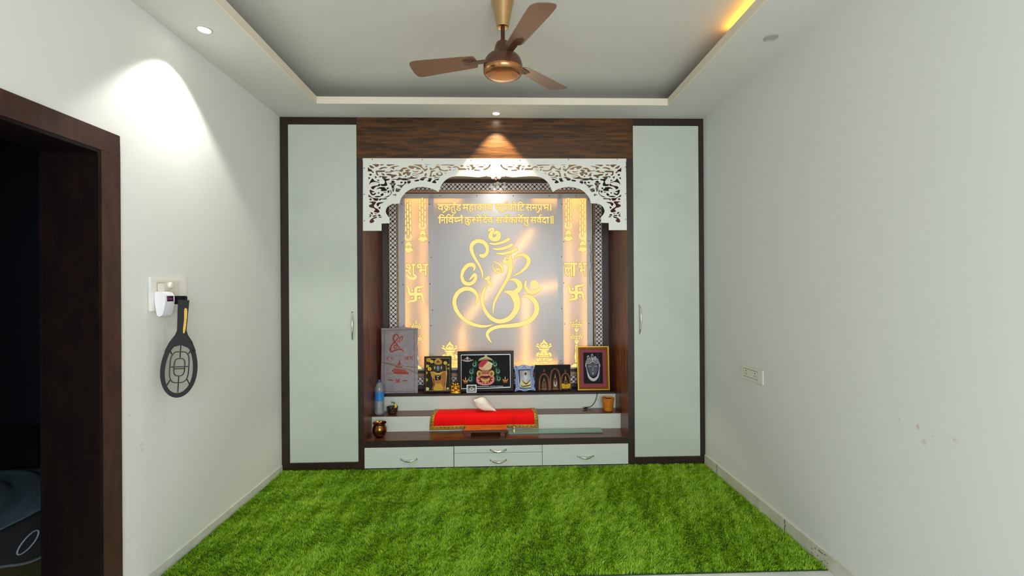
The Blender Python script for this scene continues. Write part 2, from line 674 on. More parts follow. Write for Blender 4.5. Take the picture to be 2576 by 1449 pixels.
bl = thing('blanket', (-2.55, 2.45, .43), 'rumpled grey-blue blanket heaped on the dark bed', 'blanket')
vs, fs = [], []
nx, ny = 60, 60
for j in range(ny + 1):
    for i in range(nx + 1):
        u, v = i / nx, j / ny
        x = -3.0 + .80 * u
        y = 1.9 + .95 * v
        e = math.sin(PI * u) ** .45 * math.sin(PI * v) ** .45
        ph = 26 * (x * .55 + y * .85) + 2.2 * math.sin(5 * x - 3 * y)
        z = .434 + e * (.018 + .055 * v + .012 * math.sin(ph) + .010 * math.sin(ph * 2.3 + 7 * x) + .007 * math.sin(ph * 4.1 - 9 * y))
        z = max(z, .4425)
        vs.append((x, y, z))
for j in range(ny):
    for i in range(nx):
        a = j * (nx + 1) + i
        fs.append((a, a + 1, a + nx + 2, a + nx + 1))
m = MB(); m.add(vs, fs)
o = m.build('cover', pbr('blue_grey_blanket', '3c505c', 0.95, bump=(90, .3)), bl, smooth=80)
sm = o.modifiers.new('thickness', 'SOLIDIFY'); sm.thickness = .006

# ================================================================== LAMPS OF THE CEILING
LENS_ON = emit('lamp_lens_lit', 'fff6e4', 14.0)
LENS_ON2 = emit('lamp_lens_lit_warm', 'fff0d6', 14.0)
LENS_OFF = pbr('lamp_lens_off', 'a9a89e', 0.35)


def downlight(x, y, label, lens, r=.036, ZS=ZS):
    t = thing('downlight', (x, y, ZS), label, 'ceiling light', 'round downlights in the ceiling border')
    MB().lathe([(r + .004, -.0005), (r + .004, -.004), (r - .001, -.006), (r - .006, -.003), (r - .007, -.0005)], (x, y, ZS), 32, cap=False).build('trim_ring', pbr('lamp_ring', 'b9b7ae', .3, .4), t, smooth=40)
    MB().lathe([(.0001, -.0030), (r - .006, -.0030), (r - .006, -.0012), (.0001, -.0012)], (x, y, ZS), 32, cap=False).build('lens', lens, t)
    return t


downlight(-1.578, 2.585, 'lit round downlight in the ceiling border above the left wall', LENS_ON)
lamp('SPOT', 'downlight_beam', (-1.578, 2.585, ZS - .012), 33, (1, .97, .91), (0, 0, 0), spot_size=math.radians(97), spot_blend=.35, shadow_soft_size=.028)
downlight(-.005, 3.782, 'lit round downlight in front of the wooden header', LENS_ON2, .033)
lamp('SPOT', 'downlight_beam', (-.005, 3.775, ZS - .012), 46, (1, .87, .58), (math.radians(3), 0, 0), spot_size=math.radians(77), spot_blend=.25, shadow_soft_size=.025)
downlight(1.555, 2.609, 'unlit round downlight in the ceiling border beside the right wall', LENS_OFF, .034)

downlight(-.005, 4.25, 'lit round downlight in the ceiling of the prayer niche', LENS_ON2, .030, 2.545)
lamp('SPOT', 'downlight_beam', (-.005, 4.25, 2.545 - .012), 7.5, (1, .92, .82), (math.radians(22), 0, 0), spot_size=math.radians(116), spot_blend=.9, shadow_soft_size=.025)

# warm strip lying in the cove on the right
t = thing('led_strip', (OXR + .038, 1.0, ZC - .04), 'glowing amber strip light lying in the right ceiling cove', 'strip light')
MB().box(OXR + .078, OXR + .102, -.85, 2.83, ZC - .051, ZC - .045).build('tape', M_WPLAST, t)
MB().box(OXR + .084, OXR + .096, -.85, 2.83, ZC - .0448, ZC - .041).build('diode_line', emit('amber_diodes', 'ffb03c', 17.0), t)

# ================================================================== CEILING FAN
FX, FY = .036, 2.58
M_BRASS = pbr('antique_brass', 'cfae7e', 0.22, 1.0)
M_BROWN = pbr('brown_enamel', '5a3a2c', 0.28, .35)
M_COPPER = pbr('copper_cap', 'b98358', 0.22, .9)
fan = thing('ceiling_fan', (FX, FY, ZC), 'brown three-blade ceiling fan with brass canopy', 'fan')
c = (FX, FY, 0)
MB().lathe([(.062, 3.0695), (.062, 3.062), (.058, 3.05), (.036, 2.94), (.033, 2.924), (.026, 2.921), (.014, 2.921)], c, 40).build('canopy', M_BRASS, fan, smooth=35)
MB().lathe([(.0115, 2.922), (.0115, 2.842)], c, 18).build('downrod', pbr('rod_enamel', '4a2a22', .3, .4), fan, smooth=40)
MB().lathe([(.016, 2.853), (.022, 2.845), (.036, 2.838), (.045, 2.815), (.050, 2.787), (.058, 2.772), (.085, 2.762), (.098, 2.745), (.106, 2.718), (.1085, 2.705), (.1085, 2.690)], c, 48).build('motor_housing', M_BROWN, fan, smooth=35)
MB().lathe([(.109, 2.692), (.1095, 2.684), (.106, 2.672), (.097, 2.663), (.080, 2.657), (.045, 2.653), (.001, 2.652)], c, 48).build('bottom_cap', M_COPPER, fan, smooth=50)
M_BLADE = pbr('fan_blade_enamel', '8d6d58', 0.3, .3)
for a in (165, 47, -70):
    Mx = Matrix.Translation((FX, FY, 2.752)) @ Matrix.Rotation(math.radians(a), 4, 'Z')
    tilt = Mx @ Matrix.Rotation(math.radians(11), 4, 'X')
    m = MB(tilt)
    top, bot = [], []
    outl = smooth_loop([(.155, .040), (.20, .052), (.34, .062), (.48, .070), (.522, .064), (.538, .038), (.540, -.03), (.528, -.062), (.49, -.070), (.34, -.060), (.20, -.050), (.155, -.040)], 3)
    m.flat([outl], lambda x, y, d: Vector((x, y, .004 - .02 * (y / .07) ** 2 * .12 - d)), .0035)
    bo = m.build('blade', M_BLADE, fan)
    m = MB(Mx)
    m.box(.098, .20, -.019, .019, -.006, -.001)
    m.box(.17, .225, -.032, .032, -.004, .001)
    for yy in (-.018, .018):
        m.lathe([(.004, -.0065), (.004, -.003)], (.205, yy, 0), 10)
    m.build('bracket', M_BROWN, bo, bevel=.0015)

# ================================================================== GRASS MAT
GX0, GX1, GY0, GY1 = XL + .012, XR - .013, 2.405, YF - .012
mat_ = thing('artificial_grass_mat', ((GX0 + GX1) / 2, (GY0 + GY1) / 2, 0), 'bright green artificial grass mat covering the floor before the shrine', 'mat')
MB().box(GX0, GX1, GY0, GY1, .0005, .006).build('backing', pbr('grass_backing', '27400f', .95), mat_)
NB = 270000
bx = rng.uniform(GX0 + .006, GX1 - .006, NB)
by = rng.uniform(GY0 + .002, GY1 - .004, NB)
# tufts lean together: smooth random field
gx = np.zeros(NB); gy = np.zeros(NB); hh = np.zeros(NB)
for k in range(14):
    fx, fy = rng.normal(0, 1, 2) * (16 if k < 4 else 60)
    ph = rng.uniform(0, 6.28)
    wv = np.sin(bx * fx + by * fy + ph)
    an = rng.uniform(0, 6.28)
    gx += wv * np.cos(an); gy += wv * np.sin(an)
    hh += np.sin(bx * fy * 1.3 - by * fx * 1.3 + ph * 2)
gx *= .0042; gy *= .0042
L = rng.uniform(.012, .022, NB) + hh * .0006
lx = gx + rng.normal(0, .0075, NB) + .002
ly = gy + rng.normal(0, .0075, NB) - .003
wd = rng.uniform(.0010, .0018, NB)
an = rng.uniform(0, PI, NB)
wx_, wy_ = np.cos(an) * wd, np.sin(an) * wd
V = np.zeros((NB, 5, 3), np.float32)
z0 = .005
V[:, 0] = np.stack([bx - wx_, by - wy_, np.full(NB, z0)], 1)
V[:, 1] = np.stack([bx + wx_, by + wy_, np.full(NB, z0)], 1)
V[:, 2] = np.stack([bx + lx * .4 + wx_ * .8, by + ly * .4 + wy_ * .8, z0 + L * .6], 1)
V[:, 3] = np.stack([bx + lx * .4 - wx_ * .8, by + ly * .4 - wy_ * .8, z0 + L * .6], 1)
V[:, 4] = np.stack([bx + lx, by + ly, z0 + L * .93], 1)
V[:, :, 0] = np.clip(V[:, :, 0], GX0, GX1)
V[:, :, 1] = np.clip(V[:, :, 1], GY0 - .008, GY1)
org = np.array(ORIG[mat_.name], np.float32)
me = bpy.data.meshes.new('grass_pile')
me.vertices.add(NB * 5)
me.vertices.foreach_set('co', (V.reshape(-1, 3) - org).ravel())
base = (np.arange(NB) * 5)[:, None]
idx = np.concatenate([base + np.array([[0, 1, 2, 3]]), base + np.array([[3, 2, 4]])], 1).ravel()
me.loops.add(NB * 7)
me.loops.foreach_set('vertex_index', idx.astype(np.int32))
me.polygons.add(NB * 2)
st = (np.arange(NB) * 7)[:, None] + np.array([[0, 4]])
me.polygons.foreach_set('loop_start', st.ravel().astype(np.int32))
at_ = me.attributes.new('tone', 'FLOAT', 'POINT')
tone = np.clip(rng.normal(.5, .24, NB) + hh * .018, 0, 1)
at_.data.foreach_set('value', np.repeat(tone, 5).astype(np.float32))
me.update(); me.validate()
gm = bpy.data.materials.new('grass_blades')
gm.use_nodes = True
nt = gm.node_tree
bs = nt.nodes['Principled BSDF']
bs.inputs['Roughness'].default_value = .42
ta = nt.nodes.new('ShaderNodeAttribute'); ta.attribute_name = 'tone'
rp = nt.nodes.new('ShaderNodeValToRGB')
rp.color_ramp.elements[0].position = .1; rp.color_ramp.elements[0].color = lin('4c860c')
rp.color_ramp.elements[1].position = .95; rp.color_ramp.elements[1].color = lin('c6e040')
e = rp.color_ramp.elements.new(.55); e.color = lin('8cc010')
nt.links.new(ta.outputs['Fac'], rp.inputs[0])
nt.links.new(rp.outputs[0], bs.inputs['Base Color'])
tr = nt.nodes.new('ShaderNodeBsdfTranslucent')
nt.links.new(rp.outputs[0], tr.inputs[0])
ms = nt.nodes.new('ShaderNodeMixShader'); ms.inputs[0].default_value = .22
nt.links.new(bs.outputs[0], ms.inputs[1]); nt.links.new(tr.outputs[0], ms.inputs[2])
nt.links.new(ms.outputs[0], nt.nodes['Material Output'].inputs[0])
me.materials.append(gm)
go = bpy.data.objects.new('grass_pile', me)
COL.objects.link(go)
go.parent = mat_
go['kind'] = 'stuff'

# ================================================================== FITTED UNIT
ZT = 2.838                              # top of the tall doors
DLX0, DLX1 = -1.7046, -1.1523
DRX0, DRX1 = 1.1342, 1.6862
NX0, NX1 = -1.106, 1.081                # niche between the stiles
YN = 4.55                               # back of the niche


def bow_handle(p, horiz, L, parent, rise=.022):
    """bowed bar handle, p = middle of its back on the front plane"""
    pts = []
    for k in range(13):
        t = k / 12
        s_ = (t - .5) * L
        y = p[1] - .004 - rise * math.sin(PI * t) ** .6
        pts.append((p[0] + s_, y, p[2] - .012 * math.sin(PI * t)) if horiz else (p[0] + .006 * math.sin(PI * t), y, p[2] + s_))
    m = MB()
    rs = [.0045 + .0045 * math.sin(PI * k / 12) for k in range(13)]
    m.tube(pts, rs, 8)
    for q in (pts[0], pts[-1]):
        m.box(q[0] - .006, q[0] + .006, q[1] - .003, p[1] + .0005, q[2] - .007, q[2] + .007)
    return m.build('handle', M_CHROME, parent, smooth=50)


def tall_cabinet(side, label):
    x0, x1 = (XL, -1.150) if side < 0 else (1.133, XR)
    d0, d1 = (DLX0, DLX1) if side < 0 else (DRX0, DRX1)
    x0 += .0008 if side < 0 else 0
    x1 -= .0008 if side > 0 else 0
    t = thing('tall_cabinet', ((x0 + x1) / 2, YF, 0), label, 'cabinet')
    b = MB()
    yb = YW - .01
    b.box(x0, x1, YF, yb, ZT + .0025, ZS - .001)
    b.box(x0, x1, YF, yb, .002, .071)
    if side < 0:
        b.box(x0, d0 - .003, YF, yb, .071, ZT + .0025)
        b.box(x1 - .001, x1, YF + .03, yb, .071, ZT + .0025)
    else:
        b.box(d1 + .003, x1, YF, yb, .071, ZT + .0025)
        b.box(x0, x0 + .001, YF + .03, yb, .071, ZT + .0025)
    b.box(x0, x1, YF + .03, YF + .04, .071, ZT + .0025)
    b.build('carcass', M_FRAME, t)
    dr = MB().box(d0, d1, YF - .002, YF + .018, .0755, ZT).build('door', M_DOOR, t, bevel=.0012)
    px, pyc, hl = (887, 819, .215) if side < 0 else (1608, 803, .24)
    p = at(px, pyc, YF)
    bow_handle((p.x, YF - .002, p.z), False, hl, dr, .026)
    mt = pbr('bright_bead', 'b9b4aa', .3, .8)
    MB().box(d0, d1, YF - .001, YF + .004, .0712, .0728).build('bottom_bead', mt, t)
    return t


tall_cabinet(-1, 'tall pale-green cupboard with walnut edging beside the left wall')
tall_cabinet(1, 'tall pale-green cupboard with walnut edging beside the right wall')

un = thing('shrine_unit', (-.01, YF, 0), 'walnut built-in prayer niche with stepped shelves and four drawers', 'shrine')
b = MB()
b.box(-1.1495, NX0, YF, YW - .01, .0, 2.567)
b.build('side_panel', M_WOODV, un)
b = MB()
b.box(NX1, 1.1325, YF, YW - .01, .0, 2.567)
b.build('side_panel', M_WOODV, un)
for x0, x1 in ((-1.1495, NX0 + .0005), (NX1 - .0005, 1.1325)):
    MB().box(x0, x1, YF - .0012, YF + .002, .0, 2.567).build('edge_strip', M_FRAME, un)
MB().box(-1.1495, 1.1325, YF, YW - .01, 2.567, ZS - .001).build('header_panel', M_WOODH, un)
MB().box(NX0, NX1, YF + .01, YN, 2.545, 2.567).build('niche_ceiling', pbr('pale_niche_board', 'ecd6bc', .45), un)
MB().box(NX0, NX1, YN, YN + .01, .50, 2.567).build('back_panel', pbr('charcoal_brown_laminate', '453a36', .5), un)
# steps
S1, S2, S3 = .243, .3775, .525
R1, R2 = 4.128, 4.312
MB().box(NX0, NX1, YF - .001, R1 + .02, .190, S1).build('shelf', M_SHELF, un, bevel=.0015)
MB().box(NX0, NX1, YF - .0018, YF - .0008, .190, S1 - .003).build('edge_strip', M_FRAME, un)
MB().box(NX0, NX1, R1, R1 + .016, S1, S2 - .004).build('riser', M_RIB, un)
MB().box(NX0, NX1, R1 + .0005, R2 + .02, S2 - .02, S2).build('shelf', M_SHELF, un)
MB().box(NX0, NX1, R2, R2 + .016, S2, S3 - .018).build('riser', M_RIB, un)
MB().box(NX0, NX1, R2 - .003, YN, S3 - .018, S3).build('shelf', M_FRAME, un, bevel=.001)
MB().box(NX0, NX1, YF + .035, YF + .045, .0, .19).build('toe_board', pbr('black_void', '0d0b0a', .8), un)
for (x0, x1, z0, z1) in ((-1.1022, -.3745, .0185, .1865), (-.3690, .3575, .1315, .190 - .002), (-.3690, .3575, .0185, .1285), (.3610, 1.0775, .0185, .1885)):
    d = MB().box(x0, x1, YF - .002, YF + .016, z0, z1).build('drawer', M_RIB, un, bevel=.001)
    zc = (z0 + z1) / 2 - (.012 if z1 - z0 > .15 else 0.004)
    bow_handle(((x0 + x1) / 2 + (.0 if z1 - z0 < .15 else 0.0), YF - .002, zc), True, .125, d, .018)

# ---- carved lattice bands round the back wall
M_LAT = pbr('lattice_walnut', '38201a', .45)
M_LATB = pbr('lattice_white_backing', 'efe4de', .5)
YJ = 4.530


def lattice(x0, x1, z0, z1):
    wdt = min(x1 - x0, z1 - z0)
    part = MB().box(x0, x1, YJ + .002, YN, z0, z1).build('lattice_backing', M_LATB, un)
    m = MB()
    ye, yf = YJ + .0019, YJ - .002
    horiz = (x1 - x0) > (z1 - z0)

    def pt(u, v, y):                    # u along, v across
        return (x0 + u, y, z0 + v) if horiz else (x0 + v, y, z0 + u)

    def bar(u0, v0, u1, v1, h):
        dx, dv = u1 - u0, v1 - v0
        L = math.hypot(dx, dv)
        nx_, nv = -dv / L * h, dx / L * h
        q = [(u0 + nx_, v0 + nv), (u1 + nx_, v1 + nv), (u1 - nx_, v1 - nv), (u0 - nx_, v0 - nv)]
        m.add([pt(a, c_, yf) for a, c_ in q] + [pt(a, c_, ye) for a, c_ in q],
              [(0, 1, 2, 3), (0, 4, 5, 1), (2, 6, 7, 3), (1, 5, 6, 2), (0, 3, 7, 4)])
    tot = max(x1 - x0, z1 - z0)
    ncell = int(round(tot / (wdt / 2)))
    st_ = tot / ncell
    kx = st_ / (wdt / 2)
    for k in range(-3, ncell + 3):      # both diagonals, clipped to the band
        for sgn in (1, -1):
            u0 = k * st_
            u1 = u0 + sgn * wdt * kx
            a, c_ = 0.0, 1.0
            if max(u0, u1) <= 0 or min(u0, u1) >= tot:
                continue
            ts = sorted([(0 - u0) / (u1 - u0), (tot - u0) / (u1 - u0)])
            a, c_ = max(a, ts[0]), min(c_, ts[1])
            if c_ - a > .02:
                bar(u0 + (u1 - u0) * a, wdt * a, u0 + (u1 - u0) * c_, wdt * c_, .0024)
    for k in range(1, ncell):           # rosettes on every second crossing, small eyes between them
        for v, r_ in ((wdt / 2, .0085), (wdt * .25, .0042), (wdt * .75, .0042)):
            if v == wdt / 2 and k % 2:
                continue
            cu = k * st_ + (0 if v == wdt / 2 else st_ / 2)
            if not (.01 < cu < tot - .01):
                continue
            n = 12 if r_ > .005 else 8
            for q in range(n):
                a0, a1 = 2 * PI * q / n, 2 * PI * (q + 1) / n
                bar(cu + r_ * math.cos(a0), v + r_ * math.sin(a0), cu + r_ * math.cos(a1), v + r_ * math.sin(a1), .0022)
    for v in (0.0, wdt):
        s_ = .0022 if v == 0 else -.0022
        bar(0, v + s_, tot, v + s_, .0022)
    return m.build('lattice', M_LAT, part)


JX0, JX1, JX2, JX3 = -1.045, -.962, .940, 1.018
JZ0, JZ1, JZ2, JZ3 = .560, .645, 2.428, 2.511
lattice(JX0, JX1, JZ0, JZ3)
lattice(JX2, JX3, JZ0, JZ3)
lattice(JX1, JX2, JZ2, JZ3)
lattice(JX1, JX2, JZ0, JZ1)
# outer walnut moulding above the band, tan fillet below it
b = MB()
b.box(JX0 - .012, JX3 + .012, YJ - .006, YN, JZ3, JZ3 + .018)
b.build('moulding', M_WOODH, un)
b = MB()
b.box(JX1, JX2, YJ - .012, YN, JZ2 - .019, JZ2)
b.box(JX1, JX2, YJ - .004, YN, JZ1, JZ1 + .030)
b.box(JX1, JX1 + .010, YJ - .002, YN, JZ1 + .030, JZ2 - .019)
b.box(JX2 - .010, JX2, YJ - .002, YN, JZ1 + .030, JZ2 - .019)
b.build('fillet', pbr('tan_fillet', 'b98d68', .4), un)
# scalloped gilt edge that peeps out beside the light box
for xs, sg in ((JX1 + .004, -1), (JX2 - .004, 1)):
    b = MB()
    z = .95
    while z < 1.75:
        b.add([(xs + sg * .012 * math.sin(PI * k / 8), YJ - .0045, z + .07 * k / 8) for k in range(9)] + [(xs, YJ - .0045, z)], [tuple(range(10))])
        b.add([(xs + .001, YJ - .0045, z - .02), (xs, YJ - .0045, z - .02), (xs, YJ - .0045, z + .09), (xs + .001, YJ - .0045, z + .09)], [(0, 1, 2, 3)])
        z += .085
    b.build('scalloped_edge', pbr('dull_gilt', '9a8250', .4, .3), un)

# ================================================================== CARVED ARCH
AX = -.0125                              # its middle
HA = [  # (scale, x0, y0) of each group, then the cut-outs of the left half
    (18.115, 905, 395, [
        [(580, 335), (860, 335), (840, 420), (735, 445), (670, 375)], [(925, 345), (1090, 340), (1030, 375), (930, 375)],
        [(440, 375), (560, 420), (655, 505), (530, 495), (470, 450)],
        [(380, 470), (440, 545), (530, 580), (560, 645), (640, 690), (595, 715), (540, 665), (470, 640), (380, 645)],
        [(435, 790), (490, 765), (545, 800), (490, 845), (445, 825)], [(395, 910), (490, 945), (395, 1020)], [(680, 850), (785, 920), (715, 980)],
        [(585, 980), (640, 1060), (730, 1110), (870, 1145), (870, 1165), (720, 1130), (560, 1150), (470, 1200), (430, 1255), (450, 1160), (520, 1040)],
        [(760, 1040), (890, 1040), (875, 1100)], [(885, 560), (950, 490), (1150, 455), (1250, 495), (1100, 500), (960, 550)],
        [(760, 625), (1140, 620), (1090, 680), (830, 680), (800, 720), (820, 790), (870, 810), (815, 835), (760, 790), (740, 710)],
        [(985, 755), (1060, 755), (1135, 825), (1050, 820)],
        [(1170, 730), (1220, 660), (1300, 680), (1390, 650), (1430, 590), (1500, 620), (1640, 620), (1660, 580), (1700, 610), (1800, 610), (1880, 560), (1960, 490), (2080, 480), (2190, 515), (2080, 530), (2040, 560), (1950, 550), (1970, 620), (1900, 680), (1780, 630), (1600, 635), (1430, 690), (1240, 705)],
        [(1215, 800), (1260, 765), (1400, 775), (1480, 805), (1680, 815), (1650, 865), (1590, 885), (1500, 945), (1440, 930), (1420, 860), (1330, 840)],
        [(1755, 705), (1850, 760), (1900, 830), (1935, 850), (1790, 860), (1790, 770)], [(1225, 345), (1600, 345), (1440, 375), (1330, 410)],
        [(1385, 500), (1520, 430), (1800, 400), (1700, 435), (1560, 460), (1570, 520), (1545, 550), (1450, 500)],
        [(880, 885), (960, 870), (1120, 880), (1260, 910), (1180, 950), (1190, 985), (1280, 1000), (1360, 995), (1330, 1050), (1220, 1075), (1195, 1120), (1245, 1240), (1210, 1310), (1000, 1310), (960, 1235), (1090, 1235), (1150, 1140), (1120, 1060), (1040, 970), (1000, 890), (920, 930)],
        [(1440, 1020), (1560, 1000), (1700, 1010), (1760, 940), (1870, 935), (1840, 970), (1960, 970), (2090, 970), (2190, 1020), (2330, 1060), (2200, 1050), (2000, 1055), (1860, 1025), (1720, 1055), (1640, 1025)],
        [(2060, 870), (2100, 850), (2130, 880), (2090, 910)],
        [(1965, 740), (2010, 700), (2090, 695), (2110, 640), (2065, 620), (2150, 575), (2250, 570), (2290, 610), (2210, 650), (2240, 695), (2320, 710), (2290, 790), (2220, 850), (2150, 810), (2150, 750), (2090, 750), (2060, 790), (1980, 800)],
        [(1855, 1150), (1900, 1125), (1955, 1155), (1900, 1195), (1860, 1185)],
        [(1345, 1190), (1430, 1170), (1440, 1110), (1500, 1075), (1560, 1100), (1590, 1170), (1640, 1215), (1585, 1280), (1570, 1395), (1560, 1550), (1520, 1580), (1465, 1450), (1440, 1290)],
        [(2040, 1130), (2085, 1115), (2120, 1160), (2100, 1220), (2000, 1280), (1960, 1340), (1910, 1400), (1840, 1370), (1790, 1330), (1700, 1290), (1720, 1275), (1900, 1275), (2010, 1240)],
        [(2170, 1105), (2300, 1105), (2320, 1150), (2200, 1225)]]),
    (18.115, 1030, 395, [
        [(-54, 440), (40, 400), (200, 420), (400, 475), (530, 555), (330, 555), (325, 500), (250, 470), (180, 510), (170, 545), (60, 520)],
        [(190, 350), (545, 350), (560, 420), (610, 500), (700, 545), (830, 515), (810, 580), (700, 650), (640, 570), (520, 470), (350, 390)],
        [(135, 630), (220, 655), (410, 645), (340, 690), (220, 680)], [(140, 725), (260, 765), (400, 760), (520, 710), (590, 635), (625, 680), (600, 730), (450, 780), (260, 780)],
        [(125, 795), (250, 850), (440, 850), (300, 865), (190, 850)], [(90, 865), (200, 930), (400, 940), (200, 985), (-40, 985), (-130, 970), (20, 930)],
        [(665, 345), (990, 345), (800, 362)], [(725, 435), (770, 410), (810, 435), (765, 465)],
        [(950, 460), (1000, 520), (1080, 530), (1160, 500), (1220, 420), (1290, 405), (1370, 430), (1400, 520), (1480, 580), (1600, 605), (1750, 590), (1760, 620), (1640, 650), (1510, 630), (1370, 590), (1340, 520), (1260, 490), (1170, 530), (1050, 560), (940, 580)],
        [(1170, 345), (1390, 345), (1280, 362)], [(1410, 350), (2020, 350), (1930, 400), (1750, 375), (1550, 375)],
        [(1730, 460), (1800, 440), (1880, 460), (1900, 495), (1800, 485)], [(1815, 545), (1890, 570), (1860, 615), (1825, 590)],
        [(1980, 480), (2030, 430), (2120, 420), (2200, 450), (2290, 505), (2360, 515), (2520, 510), (2600, 580), (2225, 580), (2235, 530), (2170, 480), (2080, 468)],
        [(2050, 540), (2130, 525), (2080, 555)], [(1970, 605), (2110, 595), (2000, 615)],
        [(970, 640), (1080, 605), (1180, 620), (1090, 655), (1020, 720), (995, 800), (1005, 885), (920, 890), (955, 800), (930, 770), (980, 700)],
        [(1330, 655), (1420, 680), (1510, 760), (1490, 830), (1360, 855), (1240, 820), (1215, 770), (1250, 730), (1310, 725), (1295, 780), (1350, 815), (1430, 800), (1450, 740), (1400, 690)],
        [(1045, 860), (1100, 815), (1170, 840), (1210, 885), (1100, 885)], [(735, 735), (780, 770), (760, 850), (680, 860)], [(1605, 735), (1700, 715), (1620, 765)],
        [(470, 1010), (600, 930), (700, 905), (810, 925), (720, 960), (660, 1020), (630, 1060), (540, 1055)],
        [(870, 970), (960, 955), (1020, 990), (980, 1060), (940, 1125), (800, 1085), (870, 1050)], [(1105, 970), (1200, 920), (1430, 910), (1250, 935)],
        [(1350, 985), (1300, 1050), (1230, 1045), (1160, 1080), (1220, 1150), (1160, 1195), (1030, 1150), (1110, 1070), (1230, 1000)],
        [(235, 1065), (390, 1030), (440, 1080), (270, 1105)]]),
    (18.115, 1150, 395, [
        [(145, 410), (210, 365), (285, 405), (210, 450)], [(400, 430), (470, 405), (570, 450), (480, 440)], [(450, 505), (530, 510), (560, 550), (540, 600), (500, 560)],
        [(560, 360), (740, 360), (710, 410), (760, 460), (830, 465), (770, 540), (660, 590), (670, 490), (630, 420)],
        [(880, 360), (1050, 345), (900, 385)], [(1110, 350), (1310, 355), (1260, 380)], [(960, 450), (1090, 415), (1230, 445), (1080, 470)],
        [(760, 610), (840, 565), (930, 585), (1020, 590), (1030, 625)], [(1200, 580), (1220, 540), (1340, 500), (1430, 430), (1480, 350), (1530, 360), (1500, 430), (1380, 540), (1240, 600)]]),
    (12.077, 905, 465, [
        [(590, -40), (620, 20), (500, 50), (440, 100), (410, 135), (345, 95), (375, 45), (540, 15)],
        [(1095, 130), (1120, 100), (1190, 125), (1250, 115), (1180, 210), (1095, 200)],
        [(305, 150), (400, 190), (455, 215), (380, 220), (370, 255), (410, 275), (490, 240), (460, 300), (370, 310), (315, 240)],
        [(510, 130), (600, 75), (750, 75), (770, 110), (830, 160), (740, 185), (640, 180), (660, 140), (600, 110)],
        [(815, 100), (850, 80), (880, 105), (840, 130)], [(545, 245), (575, 230), (595, 245), (570, 265)], [(700, 225), (820, 205), (780, 235)],
        [(840, 195), (900, 165), (910, 200), (870, 245)], [(945, 150), (970, 220), (940, 300), (860, 360), (740, 385), (870, 330), (945, 250), (925, 180)],
        [(640, 290), (700, 255), (720, 300), (680, 335), (640, 320)], [(440, 360), (540, 340), (660, 350), (550, 375)],
        [(270, 300), (340, 360), (430, 405), (560, 415), (530, 480), (440, 470), (400, 410), (340, 375), (270, 360)],
        [(290, 435), (325, 410), (360, 440), (325, 470)], [(590, 430), (700, 420), (820, 410), (790, 440), (660, 440), (600, 475)],
        [(280, 520), (400, 510), (490, 520), (470, 570), (430, 620), (440, 680), (540, 740), (595, 800), (560, 845), (440, 820), (430, 800), (470, 760), (430, 710), (350, 690), (285, 660), (290, 615), (370, 580), (350, 540)],
        [(510, 580), (560, 540), (700, 530), (740, 500), (690, 550), (600, 580), (560, 650), (520, 620)], [(570, 690), (620, 665), (615, 725), (580, 720)],
        [(1000, 320), (1030, 290), (1085, 275), (1110, 320), (1080, 340), (1050, 310)],
        [(325, 845), (370, 840), (400, 895), (350, 880)], [(430, 860), (540, 880), (480, 890)], [(280, 885), (350, 930), (320, 975), (285, 960), (320, 935)],
        [(400, 935), (500, 930), (490, 950), (405, 965)], [(555, 920), (590, 900), (640, 940), (560, 940)], [(580, 970), (650, 975), (665, 990), (595, 990)],
        [(525, 975), (480, 1015), (400, 1040), (440, 1105), (370, 1155), (310, 1145), (305, 1090), (360, 1030), (430, 990)]])]
edge_l = [(913, 398.6), (913, 580.5), (959.6, 580.5), (959.6, 562.3), (979.5, 561.5), (979.5, 547)]
bulge = [(979.5, 547), (977, 545), (971.5, 537), (970, 530), (973.7, 521.3), (979.5, 516.3), (987.8, 513), (998.6, 512.2), (1005.2, 512.2)]
big = [(1005.2, 512.2), (1006.3, 506), (1009.3, 498), (1016, 489), (1023.4, 481.6), (1030, 477.5), (1038.3, 474), (1050, 470.9), (1062, 470.1), (1075, 471.6), (1087.4, 475), (1096, 479), (1102.6, 483.2)]
top = [(1102.6, 483.2), (1106.5, 474), (1111.8, 463.4), (1121, 452.8), (1134.2, 445.5), (1148.8, 443.3), (1163.3, 443.2), (1183.1, 444.4), (1202.5, 445.8), (1216.3, 444.1), (1227.3, 442), (1238, 441), (1244, 441)]
lp = [tuple(q) for q in edge_l[:-1]]
for seg in (bulge, big, top):
    lp += smooth_loop(seg, 3, closed=False)[:-1]
YA = YF - .006


def w2(px, py, Y):
    p = at(px, py, Y)
    return (p.x, p.z)


zt_ = w2(912.5, 398.3, YA)[1]
half = [w2(x, y, YA) for x, y in lp]
half[0] = (half[0][0], zt_)
outer = half + [(2 * AX - x, z) for x, z in reversed(half)]
loops = [outer]
for sc, x0, y0, hs in HA:
    for h in hs:
        q = smooth_loop(h, 3) if len(h) > 3 else h
        q = [w2(x, y, YA) for x, y in grow([(x0 + x / sc, y0 + y / sc) for x, y in q], .42)]
        loops.append(q)
        loops.append([(2 * AX - x, z) for x, z in q])
ar = thing('carved_arch', (AX, YF, 2.0), 'white fretwork arch with scrolling cut-outs screwed across the prayer niche', 'arch')
m = MB()
m.flat(loops, lambda x, z, d: (x, YA + d, z), .006)
m.build('panel', M_ARCH, ar)
for (px, py) in ((937, 401), (1062, 402), (1185, 403), (1308, 403), (1430, 401), (1553, 401), (916, 423), (1573.5, 420.5), (916, 489), (1573.8, 487), (916.5, 555.5), (1574, 552)):
    p = at(px, py, YA)
    MB(Matrix.Translation(p) @ Matrix.Rotation(PI / 2, 4, 'X')).lathe([(.0042, -.001), (.0042, .0015), (.002, .0028)], n=12).build('screw', M_SCREW, ar)

